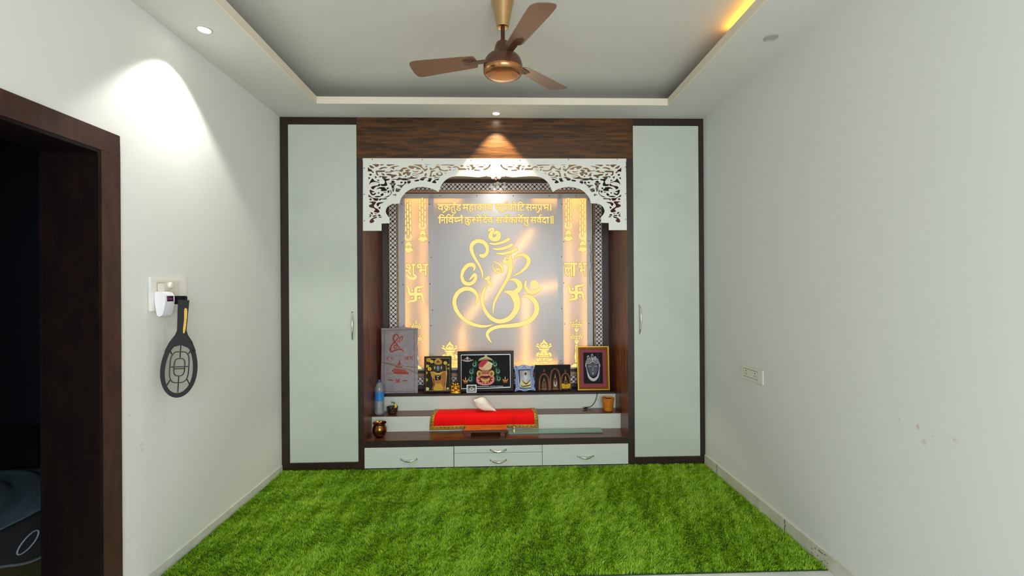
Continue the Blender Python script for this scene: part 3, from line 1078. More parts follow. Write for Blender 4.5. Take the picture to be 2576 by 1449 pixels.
# white blossoms pinned over the middle of the arch and of the lattice behind it
M_PETAL = pbr('white_petal', 'f4f2ee', .6)
M_BLUSH = pbr('pink_petal_tip', 'e8a8a0', .6)


def blossoms(name, label, c, spots, s, back):
    t = thing('flower_ornament', c, label, 'flowers', 'white flower ornaments on the shrine')
    rr = random.Random(len(label))
    for (dx, dz, r, mat_i) in spots:
        Mx = Matrix.Translation((c[0] + dx * s, c[1], c[2] + dz * s)) @ Matrix.Rotation(rr.uniform(0, 6), 4, 'Y')
        m = MB(Mx)
        for ring_, (n, rad, ln, dy) in enumerate(((8, .62, .5, .004), (6, .34, .36, -.004))):
            for k in range(n):
                a = 2 * PI * (k + .5 * ring_) / n
                ca, sa = math.cos(a), math.sin(a)
                q = []
                for (u, v, y) in ((.1, 0, 0), (.45, .30, -.05), (.8, .30, -.14), (1.0, 0, -.20), (.8, -.30, -.14), (.45, -.30, -.05)):
                    uu, vv = (u * rad + .05) * r, v * ln * r * 1.25
                    q.append((uu * ca - vv * sa, dy + y * r * .7, uu * sa + vv * ca))
                m.add(q, [(0, 1, 2, 3, 4, 5)])
        m.ball((0, -.006, 0), r * .18, 8, 5)
        o = m.build('blossom', M_BLUSH if mat_i else M_PETAL, t)
        sm = o.modifiers.new('thickness', 'SOLIDIFY'); sm.thickness = .0016
    MB().lathe([(.010, 0), (.010, .004)], (c[0], c[1], c[2] - .002), 12).build('pin', M_WPLAST, t)
    return t


sp_ = [(0, .55, .026, 0), (-.45, .42, .022, 0), (.45, .42, .022, 0), (0, -.05, .030, 0), (-.95, -.05, .026, 0), (.95, -.05, .026, 0), (-.55, -.45, .025, 0), (.5, -.45, .025, 0),
       (-1.35, -.1, .018, 0), (1.35, -.1, .018, 0), (-.05, -.75, .016, 1), (.45, .0, .022, 0), (-.45, 0, .022, 0)]
p = at(1248, 440, YA - .004)
blossoms('flower_ornament', 'cluster of white blossoms pinned over the middle of the fretwork arch', (p.x, p.y - .006, p.z), sp_, .047, YA)
p = at(1252, 470, YJ - .006)
blossoms('flower_ornament', 'cluster of white blossoms on the lattice band above the light panel', (p.x, p.y - .014, p.z), sp_[:-2] + [(1.1, .5, .022, 0), (-1.1, .3, .02, 0), (.3, -.8, .016, 1)], .058, YJ)

# ================================================================== BACKLIT PANEL
YP = 4.500                               # face of the acrylic
PX0, PX1 = at(1003.5, 700, YP).x, at(1489.5, 700, YP).x
PZ1, PZ0 = at(1250, 488, YP).z, at(1300, 928, YP).z
SX1, SX2 = at(1085.5, 700, YP).x, at(1410, 700, YP).x     # seams between the three sheets


def sheet_mat():
    m = bpy.data.materials.new('opal_acrylic')
    m.use_nodes = True
    nt = m.node_tree
    b = nt.nodes['Principled BSDF']
    b.inputs['Base Color'].default_value = lin('d6d6dc')
    b.inputs['Roughness'].default_value = .25
    t = nt.nodes.new('ShaderNodeBsdfTranslucent')
    t.inputs[0].default_value = (.93, .90, .86, 1)
    x = nt.nodes.new('ShaderNodeMixShader')
    x.inputs[0].default_value = .38
    nt.links.new(b.outputs[0], x.inputs[1]); nt.links.new(t.outputs[0], x.inputs[2])
    nt.links.new(x.outputs[0], nt.nodes['Material Output'].inputs[0])
    return m


M_OPAL = sheet_mat()
M_BATTEN = pbr('white_batten', 'e2e0dc', .6)
M_SIGN = emit('lit_cut_out', 'ffe28c', .72, False)
M_LINE = pbr('cut_line', 'b9862c', .6)
M_CUTSHADE = pbr('painted_cut_shade', 'b47a30', .8)  # amber underlay: shade of the cut depth, put into the colour
bp = thing('backlit_panel', ((PX0 + PX1) / 2, YP, PZ0), 'glowing white acrylic panel with an amber elephant-headed emblem and Devanagari verse', 'light panel')
for x0, x1 in ((PX0, SX1), (SX1, SX2), (SX2, PX1)):
    m = MB()
    e = .0006
    m.add([(x0 + e, YP, PZ0), (x1 - e, YP, PZ0), (x1 - e, YP, PZ1), (x0 + e, YP, PZ1)], [(0, 1, 2, 3)])
    m.build('acrylic_sheet', M_OPAL, bp)
b = MB()                                 # wooden battens that carry the sheets
yb0, yb1 = YP + .002, YN - .0005
XA, XB = at(1019, 700, YP).x, at(1476, 700, YP).x
for x0, x1, z0, z1 in ((PX0 + .001, XA, PZ0, PZ1), (XB, PX1 - .001, PZ0, PZ1), (at(1078, 700, YP).x, at(1092, 700, YP).x, PZ0, PZ1),
                       (at(1403, 700, YP).x, at(1417, 700, YP).x, PZ0, PZ1)):
    b.box(x0, x1, yb0, yb1, z0, z1)
zt0 = at(1250, 499.5, YP).z
b.box(PX0 + .001, PX1 - .001, yb0, yb1, zt0, PZ1 - .0005)
b.box(PX0 + .001, PX1 - .001, yb0, yb1, PZ0 + .0005, PZ0 + .02)
b.build('batten_frame', M_BATTEN, bp)
MB().box(PX0 + .002, PX1 - .002, YN - .0004, YN - .0001, PZ0 + .002, PZ1 - .002).build('rear_board', M_BATTEN, bp)
M_EDGE = pbr('sheet_edge', 'd9d3c8', .4)
b = MB()
b.box(PX0 - .003, PX0, YP - .001, YN - .0006, PZ0, PZ1)
b.box(PX1, PX1 + .003, YP - .001, YN - .0006, PZ0, PZ1)
b.box(PX0 - .003, PX1 + .003, YP - .001, YN - .0006, PZ1, PZ1 + .003)
b.box(PX0 - .003, PX1 + .003, YP - .001, YN - .0006, PZ0 - .003, PZ0)
b.build('edge_cap', M_EDGE, bp)

# light strips stuck to the rear board behind the sheets
M_LED = emit('amber_led_strip', 'ffae32', 9.0)
M_LED2 = emit('amber_led_strip_bright', 'ffa428', 9.0)
M_LED3 = emit('amber_led_strip_dim', 'ffb030', 6.5)
YL = 4.540


def strip(pts, mat, h=.005):
    m = MB()
    q = [at(x, y, YL) for x, y in pts]
    for p0, p1 in zip(q[:-1], q[1:]):
        d = (p1 - p0); L = d.length; d.normalize()
        n = Vector((-d.z, 0, d.x)) * h
        m.add([p0 + n, p1 + n, p1 - n, p0 - n], [(0, 1, 2, 3)])
    o = m.build('light_strip', mat, bp)
    return o


strip([(1163, 921), (1164, 822)], M_LED)
strip([(1168, 812), (1338, 580)], M_LED)
strip([(1321, 921), (1322, 820), (1322, 742)], M_LED)
strip([(1330, 734), (1400, 716)], M_LED)
strip([(1096, 506), (1160, 505)], M_LED)
strip([(1340, 505), (1400, 506)], M_LED)
strip([(1098, 920), (1400, 920)], M_LED)
strip([(1022, 504), (1074, 504)], M_LED2)
strip([(1040, 505), (1042, 600)], M_LED3)
strip([(1071, 780), (1071, 921)], M_LED2)
strip([(1024, 740), (1026, 921)], M_LED3)
strip([(1421, 504), (1473, 504)], M_LED2)
strip([(1470, 505), (1471, 640)], M_LED)
strip([(1446, 505), (1447, 560)], M_LED3)
strip([(1471, 640), (1471, 921)], M_LED3)
strip([(1424, 700), (1424, 921)], M_LED3)
strip([(1030, 600), (1032, 740)], M_LED3)
strip([(1064, 505), (1066, 780)], M_LED3)
strip([(1430, 505), (1432, 700)], M_LED3)
strip([(1100, 915), (1150, 915)], M_LED2)
strip([(1340, 915), (1396, 915)], M_LED)

# screws of the sheets
for (px, py) in ((1010.5, 513), (1012, 610), (1013.5, 716), (1015, 820), (1080.5, 513.5), (1079.5, 609.5), (1085, 648), (1082, 714), (1088, 780), (1084, 819), (1107, 492.5), (1200, 493), (1291, 493), (1382, 492.5), (1449, 493), (1414, 513),
                 (1419, 608), (1412.5, 646), (1418.5, 712), (1413, 776), (1420, 815), (1481, 502), (1482, 606), (1481.5, 814), (1411, 907), (1417, 919)):
    p = at(px, py, YP - .0005)
    MB(Matrix.Translation(p) @ Matrix.Rotation(PI / 2, 4, 'X')).lathe([(.0048, 0), (.0048, .0015), (.002, .003)], n=10).build('screw', M_SCREW, bp)

YT = YP - .0012


def sg(x, y, d=0.0):
    p = at(x, y, YT)
    return (p.x, p.y + d, p.z)


def sign(name, loops_list, mat=None, parent=None, dy=0.0):
    m = MB()
    for lps in loops_list:
        m.flat(lps, lambda x, y, d: sg(x, y, dy))
    o = m.build(name, mat or M_SIGN, parent or bp)
    e = MB()
    for lps in loops_list:
        for l in lps:
            e.flat([grow(l, .55)], lambda x, y, d: sg(x, y, dy + .0005))
    e.build('cut_shade', M_CUTSHADE, o)  # grown outline behind the shape, painting the shade round its cut
    return o


# --- verse, letter by letter
def verse(y0, y1, head, letters, strokes, dots, name):
    e = MB()
    fe = lambda x, y, d: sg(x, y, .0006)
    for ch, a, c_ in letters:
        for kk, (qx, qy) in enumerate(((.65, 0), (-.65, 0), (0, .6), (0, -.6))):
            put_glyph(e, ch, a + qx, c_ + qx, y0 + qy, y1 + qy, lambda x, y, d: sg(x, y, .0003 + .0001 * kk), bold=.016)
    for s_ in strokes:
        e.flat([stroke([(x, y, w_ + 1.3) for x, y, w_ in s_], 4)], fe)
    for lp_ in head:
        e.flat([[(lp_[0] - .5, y0 - .6), (lp_[1] + .5, y0 - .6), (lp_[1] + .5, y0 + 3.9), (lp_[0] - .5, y0 + 3.9)]], fe)
    m = MB()
    f = lambda x, y, d: sg(x, y)
    for ch, a, c_ in letters:
        put_glyph(m, ch, a, c_, y0, y1, f, bold=.016)
    for lp_ in head:
        m.flat([[(lp_[0], y0), (lp_[1], y0), (lp_[1], y0 + 3.3), (lp_[0], y0 + 3.3)]], f)
    for s_ in strokes:
        m.flat([stroke(s_, 4)], f)
    for (x, y, r) in dots:
        m.flat([ell(x, y, r, r, 14)], f)
    o = m.build(name, M_SIGN, bp)
    e.build('cut_shade', M_CUTSHADE, o)
    return o


def Z5(x, y, w_=None):
    return (1095 + x / 17.17, 505 + y / 17.17) + ((w_,) if w_ else ())


def Z6(x, y, w_=None):
    return (1240 + x / 16.1, 505 + y / 16.1) + ((w_,) if w_ else ())


W = 3.3
verse(513.4, 530, [(1100.2, 1160.6), (1162.6, 1240.2), (1245.6, 1320.5), (1322, 1381.8), ],
      [('व', 1100.6, 1117), ('क', 1116.2, 1133.6), ('त', 1133, 1146.4), ('ड', 1146, 1160.8), ('म', 1162.8, 1179.4), ('ह', 1179, 1192.3), ('ा', 1191.2, 1199.6), ('क', 1199, 1218.2), ('ा', 1216.6, 1225), ('य', 1223, 1240.2),
       ('स', 1245.8, 1263.4), ('य', 1263, 1277), ('क', 1276.4, 1295.6), ('ा', 1293.6, 1301), ('ट', 1306.2, 1321), ('स', 1322, 1339.2), ('म', 1338.2, 1352.2), ('प', 1351.4, 1365.2), ('भ', 1364.8, 1382), ('।', 1383.6, 1387.4)],
      [[Z5(500, 370, 2.6), Z5(440, 440, 3), Z5(330, 505, 3.2)], [Z5(690, 445, 2.6), Z5(760, 520, 3), Z5(830, 540, 3.2), Z5(875, 500, 3), Z5(850, 440, 2.8)],
       [Z6(360, 360, 2.6), Z6(290, 390, 2.8), Z6(285, 440, 2.8), Z6(340, 450, 2.8), Z6(370, 400, 2.4), Z6(440, 450, 3)],
       [Z6(510, 140, 2.8), Z6(510, 80, 3), Z6(545, 50, 3), Z6(600, 60, 2.8)], [Z6(800, 55, 2.8), Z6(860, 70, 3.2), Z6(920, 140, 2.8)],
       [Z6(1035, 400, 3.6), Z6(1035, 250, 3.6), Z6(1030, 120, 3.4), Z6(1070, 60, 3.2), Z6(1130, 60, 3), Z6(1200, 110, 2.6)],
       [Z6(1900, 320, 2.4), Z6(1860, 420, 3.2), Z6(1780, 480, 3.2)]],
      [Z5(835, 105) + (2.7,)], 'verse_upper_line')
verse(545.8, 561.8, [(1101.2, 1165.8), (1167.8, 1195.4), (1197.2, 1212.6), (1213.6, 1240.8), (1246.2, 1331.6), (1333.8, 1382.2)],
      [('न', 1108.6, 1121.6), ('व', 1126.6, 1142.4), ('न', 1151, 1166), ('क', 1167.8, 1186.4), ('र', 1186, 1195.4), ('म', 1197.4, 1212.8), ('द', 1213.8, 1227), ('व', 1225.8, 1240.6),
       ('स', 1246.2, 1264.4), ('व', 1263.6, 1278.6), ('क', 1277.8, 1298.2), ('ा', 1295.4, 1303), ('य', 1302.4, 1316.8), ('ष', 1316.4, 1331.6), ('स', 1333.8, 1350.2), ('व', 1349.6, 1363.6), ('द', 1362.8, 1375.6), ('ा', 1374.6, 1382.4)],
      [[Z5(195, 960, 3.6), Z5(195, 760, 3.6), Z5(190, 660, 3.2), Z5(240, 605, 3), Z5(310, 610, 3), Z5(375, 660, 2.6)],
       [Z5(505, 960, 3.6), Z5(505, 760, 3.6), Z5(500, 660, 3.2), Z5(550, 600, 3), Z5(610, 605, 3), Z5(668, 655, 2.6)],
       [Z5(745, 720, 2.6), Z5(720, 650, 2.8), Z5(745, 615, 2.8), Z5(800, 610, 2.6)],
       [Z5(970, 770, 2.6), Z5(860, 770, 2.8), Z5(850, 830, 2.6), Z5(930, 840, 2.4), Z5(850, 860, 2.6), Z5(880, 900, 2.8), Z5(975, 880, 2.6)],
       [Z5(1290, 950, 2.6), Z5(1380, 1030, 3), Z5(1440, 1040, 3), Z5(1480, 1000, 2.8), Z5(1440, 950, 2.6)],
       [Z5(1640, 800, 2.4), Z5(1700, 780, 2.6), Z5(1735, 820, 2.6), Z5(1690, 860, 2.4)],
       [Z5(1800, 600, 2.6), Z5(1880, 630, 3.2), Z5(1940, 720, 2.8)], [Z5(2065, 600, 2.6), Z5(2140, 630, 3.2), Z5(2210, 720, 2.8)],
       [Z6(565, 660, 2.8), Z6(545, 610, 2.8), Z6(575, 575, 2.8), Z6(640, 580, 2.6)], [Z6(1000, 550, 2.6), Z6(1080, 580, 3.2), Z6(1150, 660, 2.8)], [Z6(1150, 650, 2.6), Z6(1160, 600, 2.8), Z6(1235, 565, 2.6)],
       [Z6(1270, 900, 2.6), Z6(1330, 990, 3), Z6(1400, 1000, 3), Z6(1440, 950, 2.8), Z6(1380, 890, 2.6)],
       [Z6(1905, 660, 2.8), Z6(1890, 610, 2.8), Z6(1920, 575, 2.8), Z6(1990, 580, 2.6)],
       [Z6(2355, 625, 3), Z6(2355, 780, 3), Z6(2358, 920, 3)], [Z6(2428, 620, 3), Z6(2428, 780, 3), Z6(2432, 920, 3)]],
      [Z5(1130, 655) + (2.6,)], 'verse_lower_line')


# --- the emblem: brush strokes
def ZG(x, y, w_):
    return (1090 + x / 4.529, 560 + y / 4.529, w_ / 4.529)


EMB = [
    [(625, 100, 14), (650, 78, 32), (680, 75, 34), (668, 110, 42), (650, 155, 50), (680, 190, 45), (730, 180, 60), (745, 135, 55), (715, 110, 42), (695, 135, 14)],
    [(645, 235, 14), (700, 245, 26), (790, 225, 32), (860, 190, 36)],
    [(680, 297, 14), (740, 303, 28), (830, 285, 34), (896, 252, 36)],
    [(720, 350, 14), (790, 355, 28), (880, 335, 36), (942, 303, 40)],
    [(555, 640, 8), (560, 580, 22), (525, 490, 26), (465, 390, 34), (433, 300, 42), (450, 240, 46), (510, 210, 44), (580, 230, 46), (615, 290, 40), (605, 355, 38), (565, 380, 48), (535, 372, 30)],
    [(460, 545, 14), (470, 505, 34), (440, 480, 46), (390, 490, 44), (345, 540, 42), (325, 595, 34)],
    [(322, 612, 34), (350, 680, 42), (410, 700, 40), (465, 670, 40), (485, 610, 34), (470, 590, 30), (440, 620, 26), (410, 655, 8)],
    [(470, 940, 8), (500, 880, 24), (495, 820, 38), (440, 765, 46), (360, 755, 46), (280, 800, 46), (240, 890, 44), (260, 990, 44), (330, 1085, 40), (430, 1150, 40), (540, 1180, 32), (620, 1178, 22), (680, 1160, 6)],
    [(612, 705, 6), (575, 780, 28), (555, 880, 36), (580, 980, 38), (640, 1070, 44), (720, 1120, 46), (800, 1120, 50), (880, 1080, 58), (940, 1000, 66), (955, 920, 78), (930, 840, 90), (880, 800, 60), (800, 785, 6)],
    [(880, 375, 24), (875, 440, 50), (880, 520, 50), (855, 620, 42), (800, 720, 36), (735, 830, 30), (690, 930, 26), (682, 1035, 8)],
    [(865, 655, 8), (920, 650, 36), (975, 690, 62), (985, 745, 58), (940, 790, 60)],
    [(820, 432, 10), (815, 405, 26), (848, 405, 24), (815, 415, 26), (808, 440, 24), (850, 440, 20)],
    [(800, 452, 24), (828, 464, 22), (850, 458, 20)],
    [(675, 440, 6), (740, 465, 18), (785, 520, 26), (780, 570, 10)],
    [(672, 470, 6), (690, 530, 16), (730, 570, 20), (765, 550, 14), (755, 515, 8), (700, 490, 6)],
    [(715, 540, 16), (740, 530, 30), (752, 545, 12)],
    [(582, 640, 8), (610, 640, 36), (632, 625, 44), (640, 612, 10)],
    [(625, 660, 32), (645, 690, 36), (662, 712, 28)],
    [(920, 415, 8), (960, 375, 28), (1030, 370, 40), (1085, 420, 48), (1070, 490, 40), (1000, 560, 28), (910, 610, 8)],
    [(1055, 670, 22), (1050, 730, 34), (1090, 785, 48), (1150, 790, 50), (1215, 755, 34), (1232, 745, 20)],
    [(1008, 845, 8), (1060, 835, 34), (1130, 870, 52), (1175, 940, 58), (1170, 1030, 56), (1110, 1110, 54), (1010, 1155, 52), (880, 1175, 44), (750, 1185, 38), (660, 1215, 40), (615, 1265, 36), (630, 1320, 28), (665, 1368, 6)]]
m, e = MB(), MB()
for s_ in EMB:
    m.flat([stroke([ZG(*q) for q in s_], 5)], lambda x, y, d: sg(x, y))
    e.flat([stroke([ZG(a, b, c + 5) for a, b, c in s_], 5)], lambda x, y, d: sg(x, y, .0005))
m.flat([ell(1090 + 1150 / 4.529, 560 + 703 / 4.529, 44 / 4.529, 44 / 4.529)], lambda x, y, d: sg(x, y))
e.build('cut_shade', M_CUTSHADE, m.build('elephant_head_emblem', M_SIGN, bp))


# --- side strips: chains, bells, words, swastikas, lamps
CL, CR = 1019.2, 1476.0                  # visible edges of the side motifs


def cut(lp_):
    return clipx(clipx(lp_, CL, True), CR, False)


def capsule(x, y0, y1, w_):
    r = w_ / 2
    return [(x + r * math.cos(a), y0 + r - r * math.sin(a)) for a in np.linspace(0, PI, 7)] + [(x - r * math.cos(a), y1 - r + r * math.sin(a)) for a in np.linspace(0, PI, 7)]


def chain(cols, ytop, yend, off):
    m = MB()
    dx = (yend - ytop)
    for i, (xa, xb) in enumerate(cols):
        y = ytop + (0 if i != 1 else -1.5)
        first = 12.5 if i != 1 else 7.0
        ln = first
        while y < yend - 4 - (9 if i != 1 else 0):
            y1 = min(y + ln, yend - (9 if i != 1 else 0) + (0 if i != 1 else 3))
            x = xa + (xb - xa) * (y - ytop) / max(dx, 1)
            lp_ = cut(capsule(x, y, y1, 4.4))
            if len(lp_) > 2:
                m.flat([lp_], lambda a, b, d: sg(a, b))
                E_.flat([grow(lp_, .55)], lambda a, b, d: sg(a, b, .0005))
            y = y1 + 2.4
            ln = 14.2
    return m


def bell(cx, cy, name='bell'):
    o = [(0, -15.5), (4.2, -13.5), (5.2, -10.5), (7.8, -8), (8.2, -1), (9.2, 3.5), (14, 8.6), (7, 9.2), (4.5, 12.4), (0, 13.2)]
    lp_ = [(cx + x, cy + y) for x, y in o] + [(cx - x, cy + y) for x, y in o[::-1][1:-1]]
    lp_ = cut(smooth_loop(lp_, 2))
    b_ = sign(name, [[lp_]])
    m = MB()
    for yy in (-4, -2, 0):
        for s_ in (-1, 1):
            a = [(cx + s_ * 3.0, cy + yy - .35), (cx + s_ * 8, cy + yy - .35), (cx + s_ * 8, cy + yy + .35), (cx + s_ * 3.0, cy + yy + .35)]
            a = cut(a)
            if len(a) > 2:
                m.flat([a], lambda x, y, d: sg(x, y, -.0004))
    m.flat([ell(cx, cy - 2, 2.2, 3.6, 14), ell(cx, cy - 2, 1.3, 2.6, 14)], lambda x, y, d: sg(x, y, -.0004))
    m.build('cut_line', M_LINE, b_)


for cols, yt, ye, rc in (([(1018.6, 1021.4), (1024.8, 1027.2), (1032, 1033)], 504, 594, (1027, 596)), ([(1055.6, 1056.8), (1062.4, 1063), (1068.9, 1069.4)], 499, 567, (1063, 568)),
                         ([(1424.5, 1424.5), (1429.9, 1430.3), (1436, 1436)], 499, 566, (1430, 567)), ([(1459.6, 1459.4), (1465.6, 1465.6), (1472, 1471)], 504, 592, (1466, 593))):
    E_ = MB()
    m = chain(cols, yt, ye, 0)
    a0 = np.linspace(-PI * .28, PI * 1.28, 22)
    ringl = [(rc[0] + 9.4 * math.cos(a), rc[1] + 9.4 * math.sin(a)) for a in a0] + [(rc[0] + 5.8 * math.cos(a), rc[1] + 5.8 * math.sin(a)) for a in a0[::-1]]
    ringl = cut(ringl)
    m.flat([ringl], lambda x, y, d: sg(x, y))
    E_.build('cut_shade', M_CUTSHADE, m.build('hanging_chain', M_SIGN, bp))
bell(1027.5, 623); bell(1063.3, 595); bell(1430, 594); bell(1466, 621.5)


def word(name, letters, strokes):
    m, e = MB(), MB()
    f = lambda x, y, d: sg(x, y)
    for ch, a, c_, y0, y1, b_ in letters:
        put_glyph(m, ch, a, c_, y0, y1, f, bold=b_)
        for k, (qx, qy) in enumerate(((.7, 0), (-.7, 0), (0, .7), (0, -.7))):
            put_glyph(e, ch, a + qx, c_ + qx, y0 + qy, y1 + qy, lambda x, y, d: sg(x, y, .0004 + .0001 * k), bold=b_)
    for s_ in strokes:
        m.flat([stroke(s_, 4)], f)
    o = m.build(name, M_SIGN, bp)
    e.build('cut_shade', M_CUTSHADE, o)
    return o


word('auspicious_word', [('श', 1019.4, 1046, 664.5, 692, .014), ('भ', 1048.5, 1077.5, 664, 692.5, .016)], [[(1022, 693, 3), (1030, 699, 5), (1040, 701, 6), (1046, 696, 5), (1040, 690, 4)]])
word('auspicious_word', [('ल', 1419, 1443, 661.5, 694, .02), ('ा', 1436, 1453, 661.5, 694, .02), ('भ', 1455, 1476, 662, 693.5, .016)], [])


def swastika(cx, cy, name='swastika', s=1.0, mat=None, mp=None):
    L = []
    for k in range(4):
        a = k * PI / 2
        c_, n_ = math.cos(a), math.sin(a)
        arm = [(0, -3.9), (16.5, -3.9), (16.8, -2), (20.2, 4), (20.4, 14), (25.5, 24), (17.5, 19), (14.2, 11), (13.4, 3.9), (0, 3.9)]
        L.append([(cx + (x * c_ - y * n_) * s, cy + (x * n_ + y * c_) * s) for x, y in arm])
        L.append(ell(cx + (9.2 * c_ - 9.2 * n_) * s, cy + (9.2 * n_ + 9.2 * c_) * s, 3.1 * s, 3.1 * s, 14))
    L.append([(cx - 3.9 * s, cy - 3.9 * s), (cx + 3.9 * s, cy - 3.9 * s), (cx + 3.9 * s, cy + 3.9 * s), (cx - 3.9 * s, cy + 3.9 * s)])
    return L


for cx, cy in ((1045.8, 740), (1449.6, 736)):
    sign('swastika', [[lp_] for lp_ in swastika(cx, cy)])


def sym(cx, half_):
    return [(cx + x, y) for x, y in half_] + [(cx - x, y) for x, y in half_[::-1]]


def lampstand(cx, dy):
    L = []

    def q(x, y):                         # zoomed drawing -> photo pixel offsets
        return (x / 10.35, 790 + y / 10.35 + dy)
    for yo, wd_, tip, st in ((0, 1.0, 110, 430), (310, 1.18, 485, 745)):
        L.append([(cx + a, b_) for a, b_ in [q(-38, 225 + yo), q(-20, tip + 60 if yo == 0 else tip + 30), q(0, tip), q(20, tip + 60 if yo == 0 else tip + 30), q(38, 225 + yo + (10 if yo else 0)), q(22, 225 + yo + (10 if yo else 0)), q(0, 165 if yo == 0 else 520), q(-22, 225 + yo)]])
        for s_ in (-1, 1):
            for (x, y, r1, r2, t_) in ((82, 222, 15, 26, 0), (152, 215, 18, 34, .45)):
                c_ = q(s_ * x * wd_, y + yo)
                L.append(ell(cx + c_[0], c_[1], r1 / 10.35, r2 / 10.35, 12, s_ * t_))
            L.append([(cx + a, b_) for a, b_ in (q(s_ * 18, 255 + yo), q(s_ * 142 * wd_, 255 + yo), q(s_ * 125 * wd_, 283 + yo), q(s_ * 18, 283 + yo))])
            L.append([(cx + a, b_) for a, b_ in (q(s_ * 138 * wd_, 290 + yo), q(s_ * 90 * wd_, 290 + yo), q(s_ * 85 * wd_, 335 + yo), q(s_ * 110 * wd_, 330 + yo))])
            L.append([(cx + a, b_) for a, b_ in (q(s_ * 82 * wd_, 298 + yo), q(s_ * 42 * wd_, 298 + yo), q(s_ * 50 * wd_, 340 + yo), q(s_ * 70 * wd_, 338 + yo))])
        L.append([(cx + a, b_) for a, b_ in (q(-38, 300 + yo), q(38, 300 + yo), q(20, 340 + yo), q(-20, 340 + yo))])
        L.append(ell(cx, q(0, 262 + yo)[1], 1.6, 2.6, 12))
        L.append([(cx + a, b_) for a, b_ in (q(-55, 355 + yo), q(55, 355 + yo), q(40, 385 + yo), q(-40, 385 + yo))])
        L.append([(cx + a, b_) for a, b_ in (q(-58, 400 + yo), q(-50, 392 + yo), q(50, 392 + yo), q(58, 400 + yo), q(50, 428 + yo), q(28, 440 + yo), q(24, 475 + yo), q(-24, 475 + yo), q(-28, 440 + yo), q(-50, 428 + yo))])
    L.append([(cx + a, b_) for a, b_ in (q(-30, 800), q(30, 800), q(34, 890), q(26, 960), q(60, 1130), q(40, 1160), q(34, 1270), q(-34, 1270), q(-40, 1160), q(-60, 1130), q(-26, 960), q(-34, 890))])
    L.append([(cx + a, b_) for a, b_ in (q(-60, 1290), q(60, 1290), q(120, 1330), q(150, 1385), q(-150, 1385), q(-120, 1330))])
    return [[cut(l)] for l in L if len(cut(l)) > 2]


sign('lamp_stand_motif', lampstand(1450.3, 0))
sign('lamp_stand_motif', lampstand(1047.2, 4.5))


def kalash(cx, dy, name):
    def q(x, y):
        return (cx + (x - 485) / 17.05, 840 + y / 17.05 + dy)
    sh = [[(485, 220), (530, 300), (560, 350), (650, 410), (600, 480), (485, 385), (370, 480), (325, 410), (420, 350), (440, 300)],
          [(485, 420), (540, 480), (570, 540), (560, 605), (420, 605), (405, 540), (430, 480)],
          [(270, 630), (710, 630), (680, 700), (560, 715), (420, 715), (290, 690)], [(305, 740), (345, 725), (375, 745), (345, 780)], [(675, 740), (635, 725), (600, 745), (630, 780)],
          [(385, 725), (595, 725), (610, 790), (485, 805), (365, 790)]]
    for s_ in (-1, 1):
        h = [[(110, 510), (200, 490), (280, 530), (350, 605), (280, 610), (200, 560)], [(165, 420), (215, 405), (270, 440), (250, 480), (190, 470)],
             [(290, 460), (400, 490), (400, 600), (370, 605), (320, 540)],
             [(150, 880), (200, 800), (320, 785), (260, 880), (250, 980), (160, 970)], [(275, 890), (345, 800), (475, 815), (478, 930), (280, 920)], [(272, 945), (478, 945), (478, 985), (440, 1010), (370, 970), (320, 1010), (275, 980)],
             [(88, 1040), (180, 1080), (240, 1160), (200, 1185), (130, 1110)], [(155, 1020), (250, 1050), (340, 1150), (250, 1160)], [(245, 1005), (340, 1040), (420, 1150), (350, 1140)],
             [(350, 1000), (420, 1040), (430, 1110), (370, 1050)], [(260, 1195), (340, 1175), (340, 1215), (280, 1225)], [(335, 1250), (380, 1175), (430, 1185), (430, 1250), (380, 1268)]]
        for l in h:
            sh.append([(485 + s_ * (x - 485), y) for x, y in l])
    sh += [[(485, 1000), (540, 1060), (545, 1120), (485, 1160), (430, 1120), (440, 1060)], [(445, 1175), (540, 1175), (530, 1240), (485, 1270), (450, 1240)]]
    return sign(name, [[[q(x, y) for x, y in grow(l, 5)]] for l in sh])


kalash(1368.4, 0, 'water_pot_motif')
kalash(1131.4, 5, 'water_pot_motif')

# ================================================================== THINGS ON THE STEPS
def leaning(px, py, Y, tilt, yaw=0.0):
    """frame of reference of something upright that leans back: x right, y away, z up its face"""
    p = at(px, py, Y)
    return p, Matrix.Translation(p) @ Matrix.Rotation(math.radians(yaw), 4, 'Z') @ Matrix.Rotation(-math.radians(tilt), 4, 'X')


PRINTS = {}


def ink(c):
    return pbr('ink_' + c, c, .45, **{'Specular IOR Level': .1})


def printed(name, M, shapes, conv, y, parent, step=.00010):
    """flat artwork: shapes = (colour, loop, ...) laid one over the other"""
    cols = []
    m = MB(M)
    for i, (c, lp_) in enumerate(shapes):
        if c not in cols:
            cols.append(c)
        yy = y - .0003 - step * i
        m.flat([[conv(*q) for q in lp_]], lambda a, b, d: (a, yy, b), mi=cols.index(c))
    return m.build(name, [ink(c) for c in cols], parent)


def frame_bar(m, w_, h, fw, y0, y1, x0=0.0, z0=0.0, mi=0, prof=None):
    """mitred rectangular frame of outer size w_ x h, bar width fw; prof = [(inset 0..1, depth)]"""
    prof = prof or [(0, y1), (0, y0 + .3 * (y1 - y0)), (.15, y0), (.85, y0), (1, y0 + .25 * (y1 - y0)), (1, y1)]
    vs, fs = [], []
    n = len(prof)
    for (sx, sz) in ((-1, 0), (1, 0), (1, 1), (-1, 1)):
        for (t, y) in prof:
            vs.append((x0 + sx * (w_ / 2 - t * fw), y, z0 + (h - t * fw if sz else t * fw)))
    for c in range(4):
        c2 = (c + 1) % 4
        for k in range(n):
            k2 = (k + 1) % n
            fs.append((c * n + k, c2 * n + k, c2 * n + k2, c * n + k2))
    m.add(vs, fs, mi)


BK = pbr('picture_backing', '2a2320', .8)

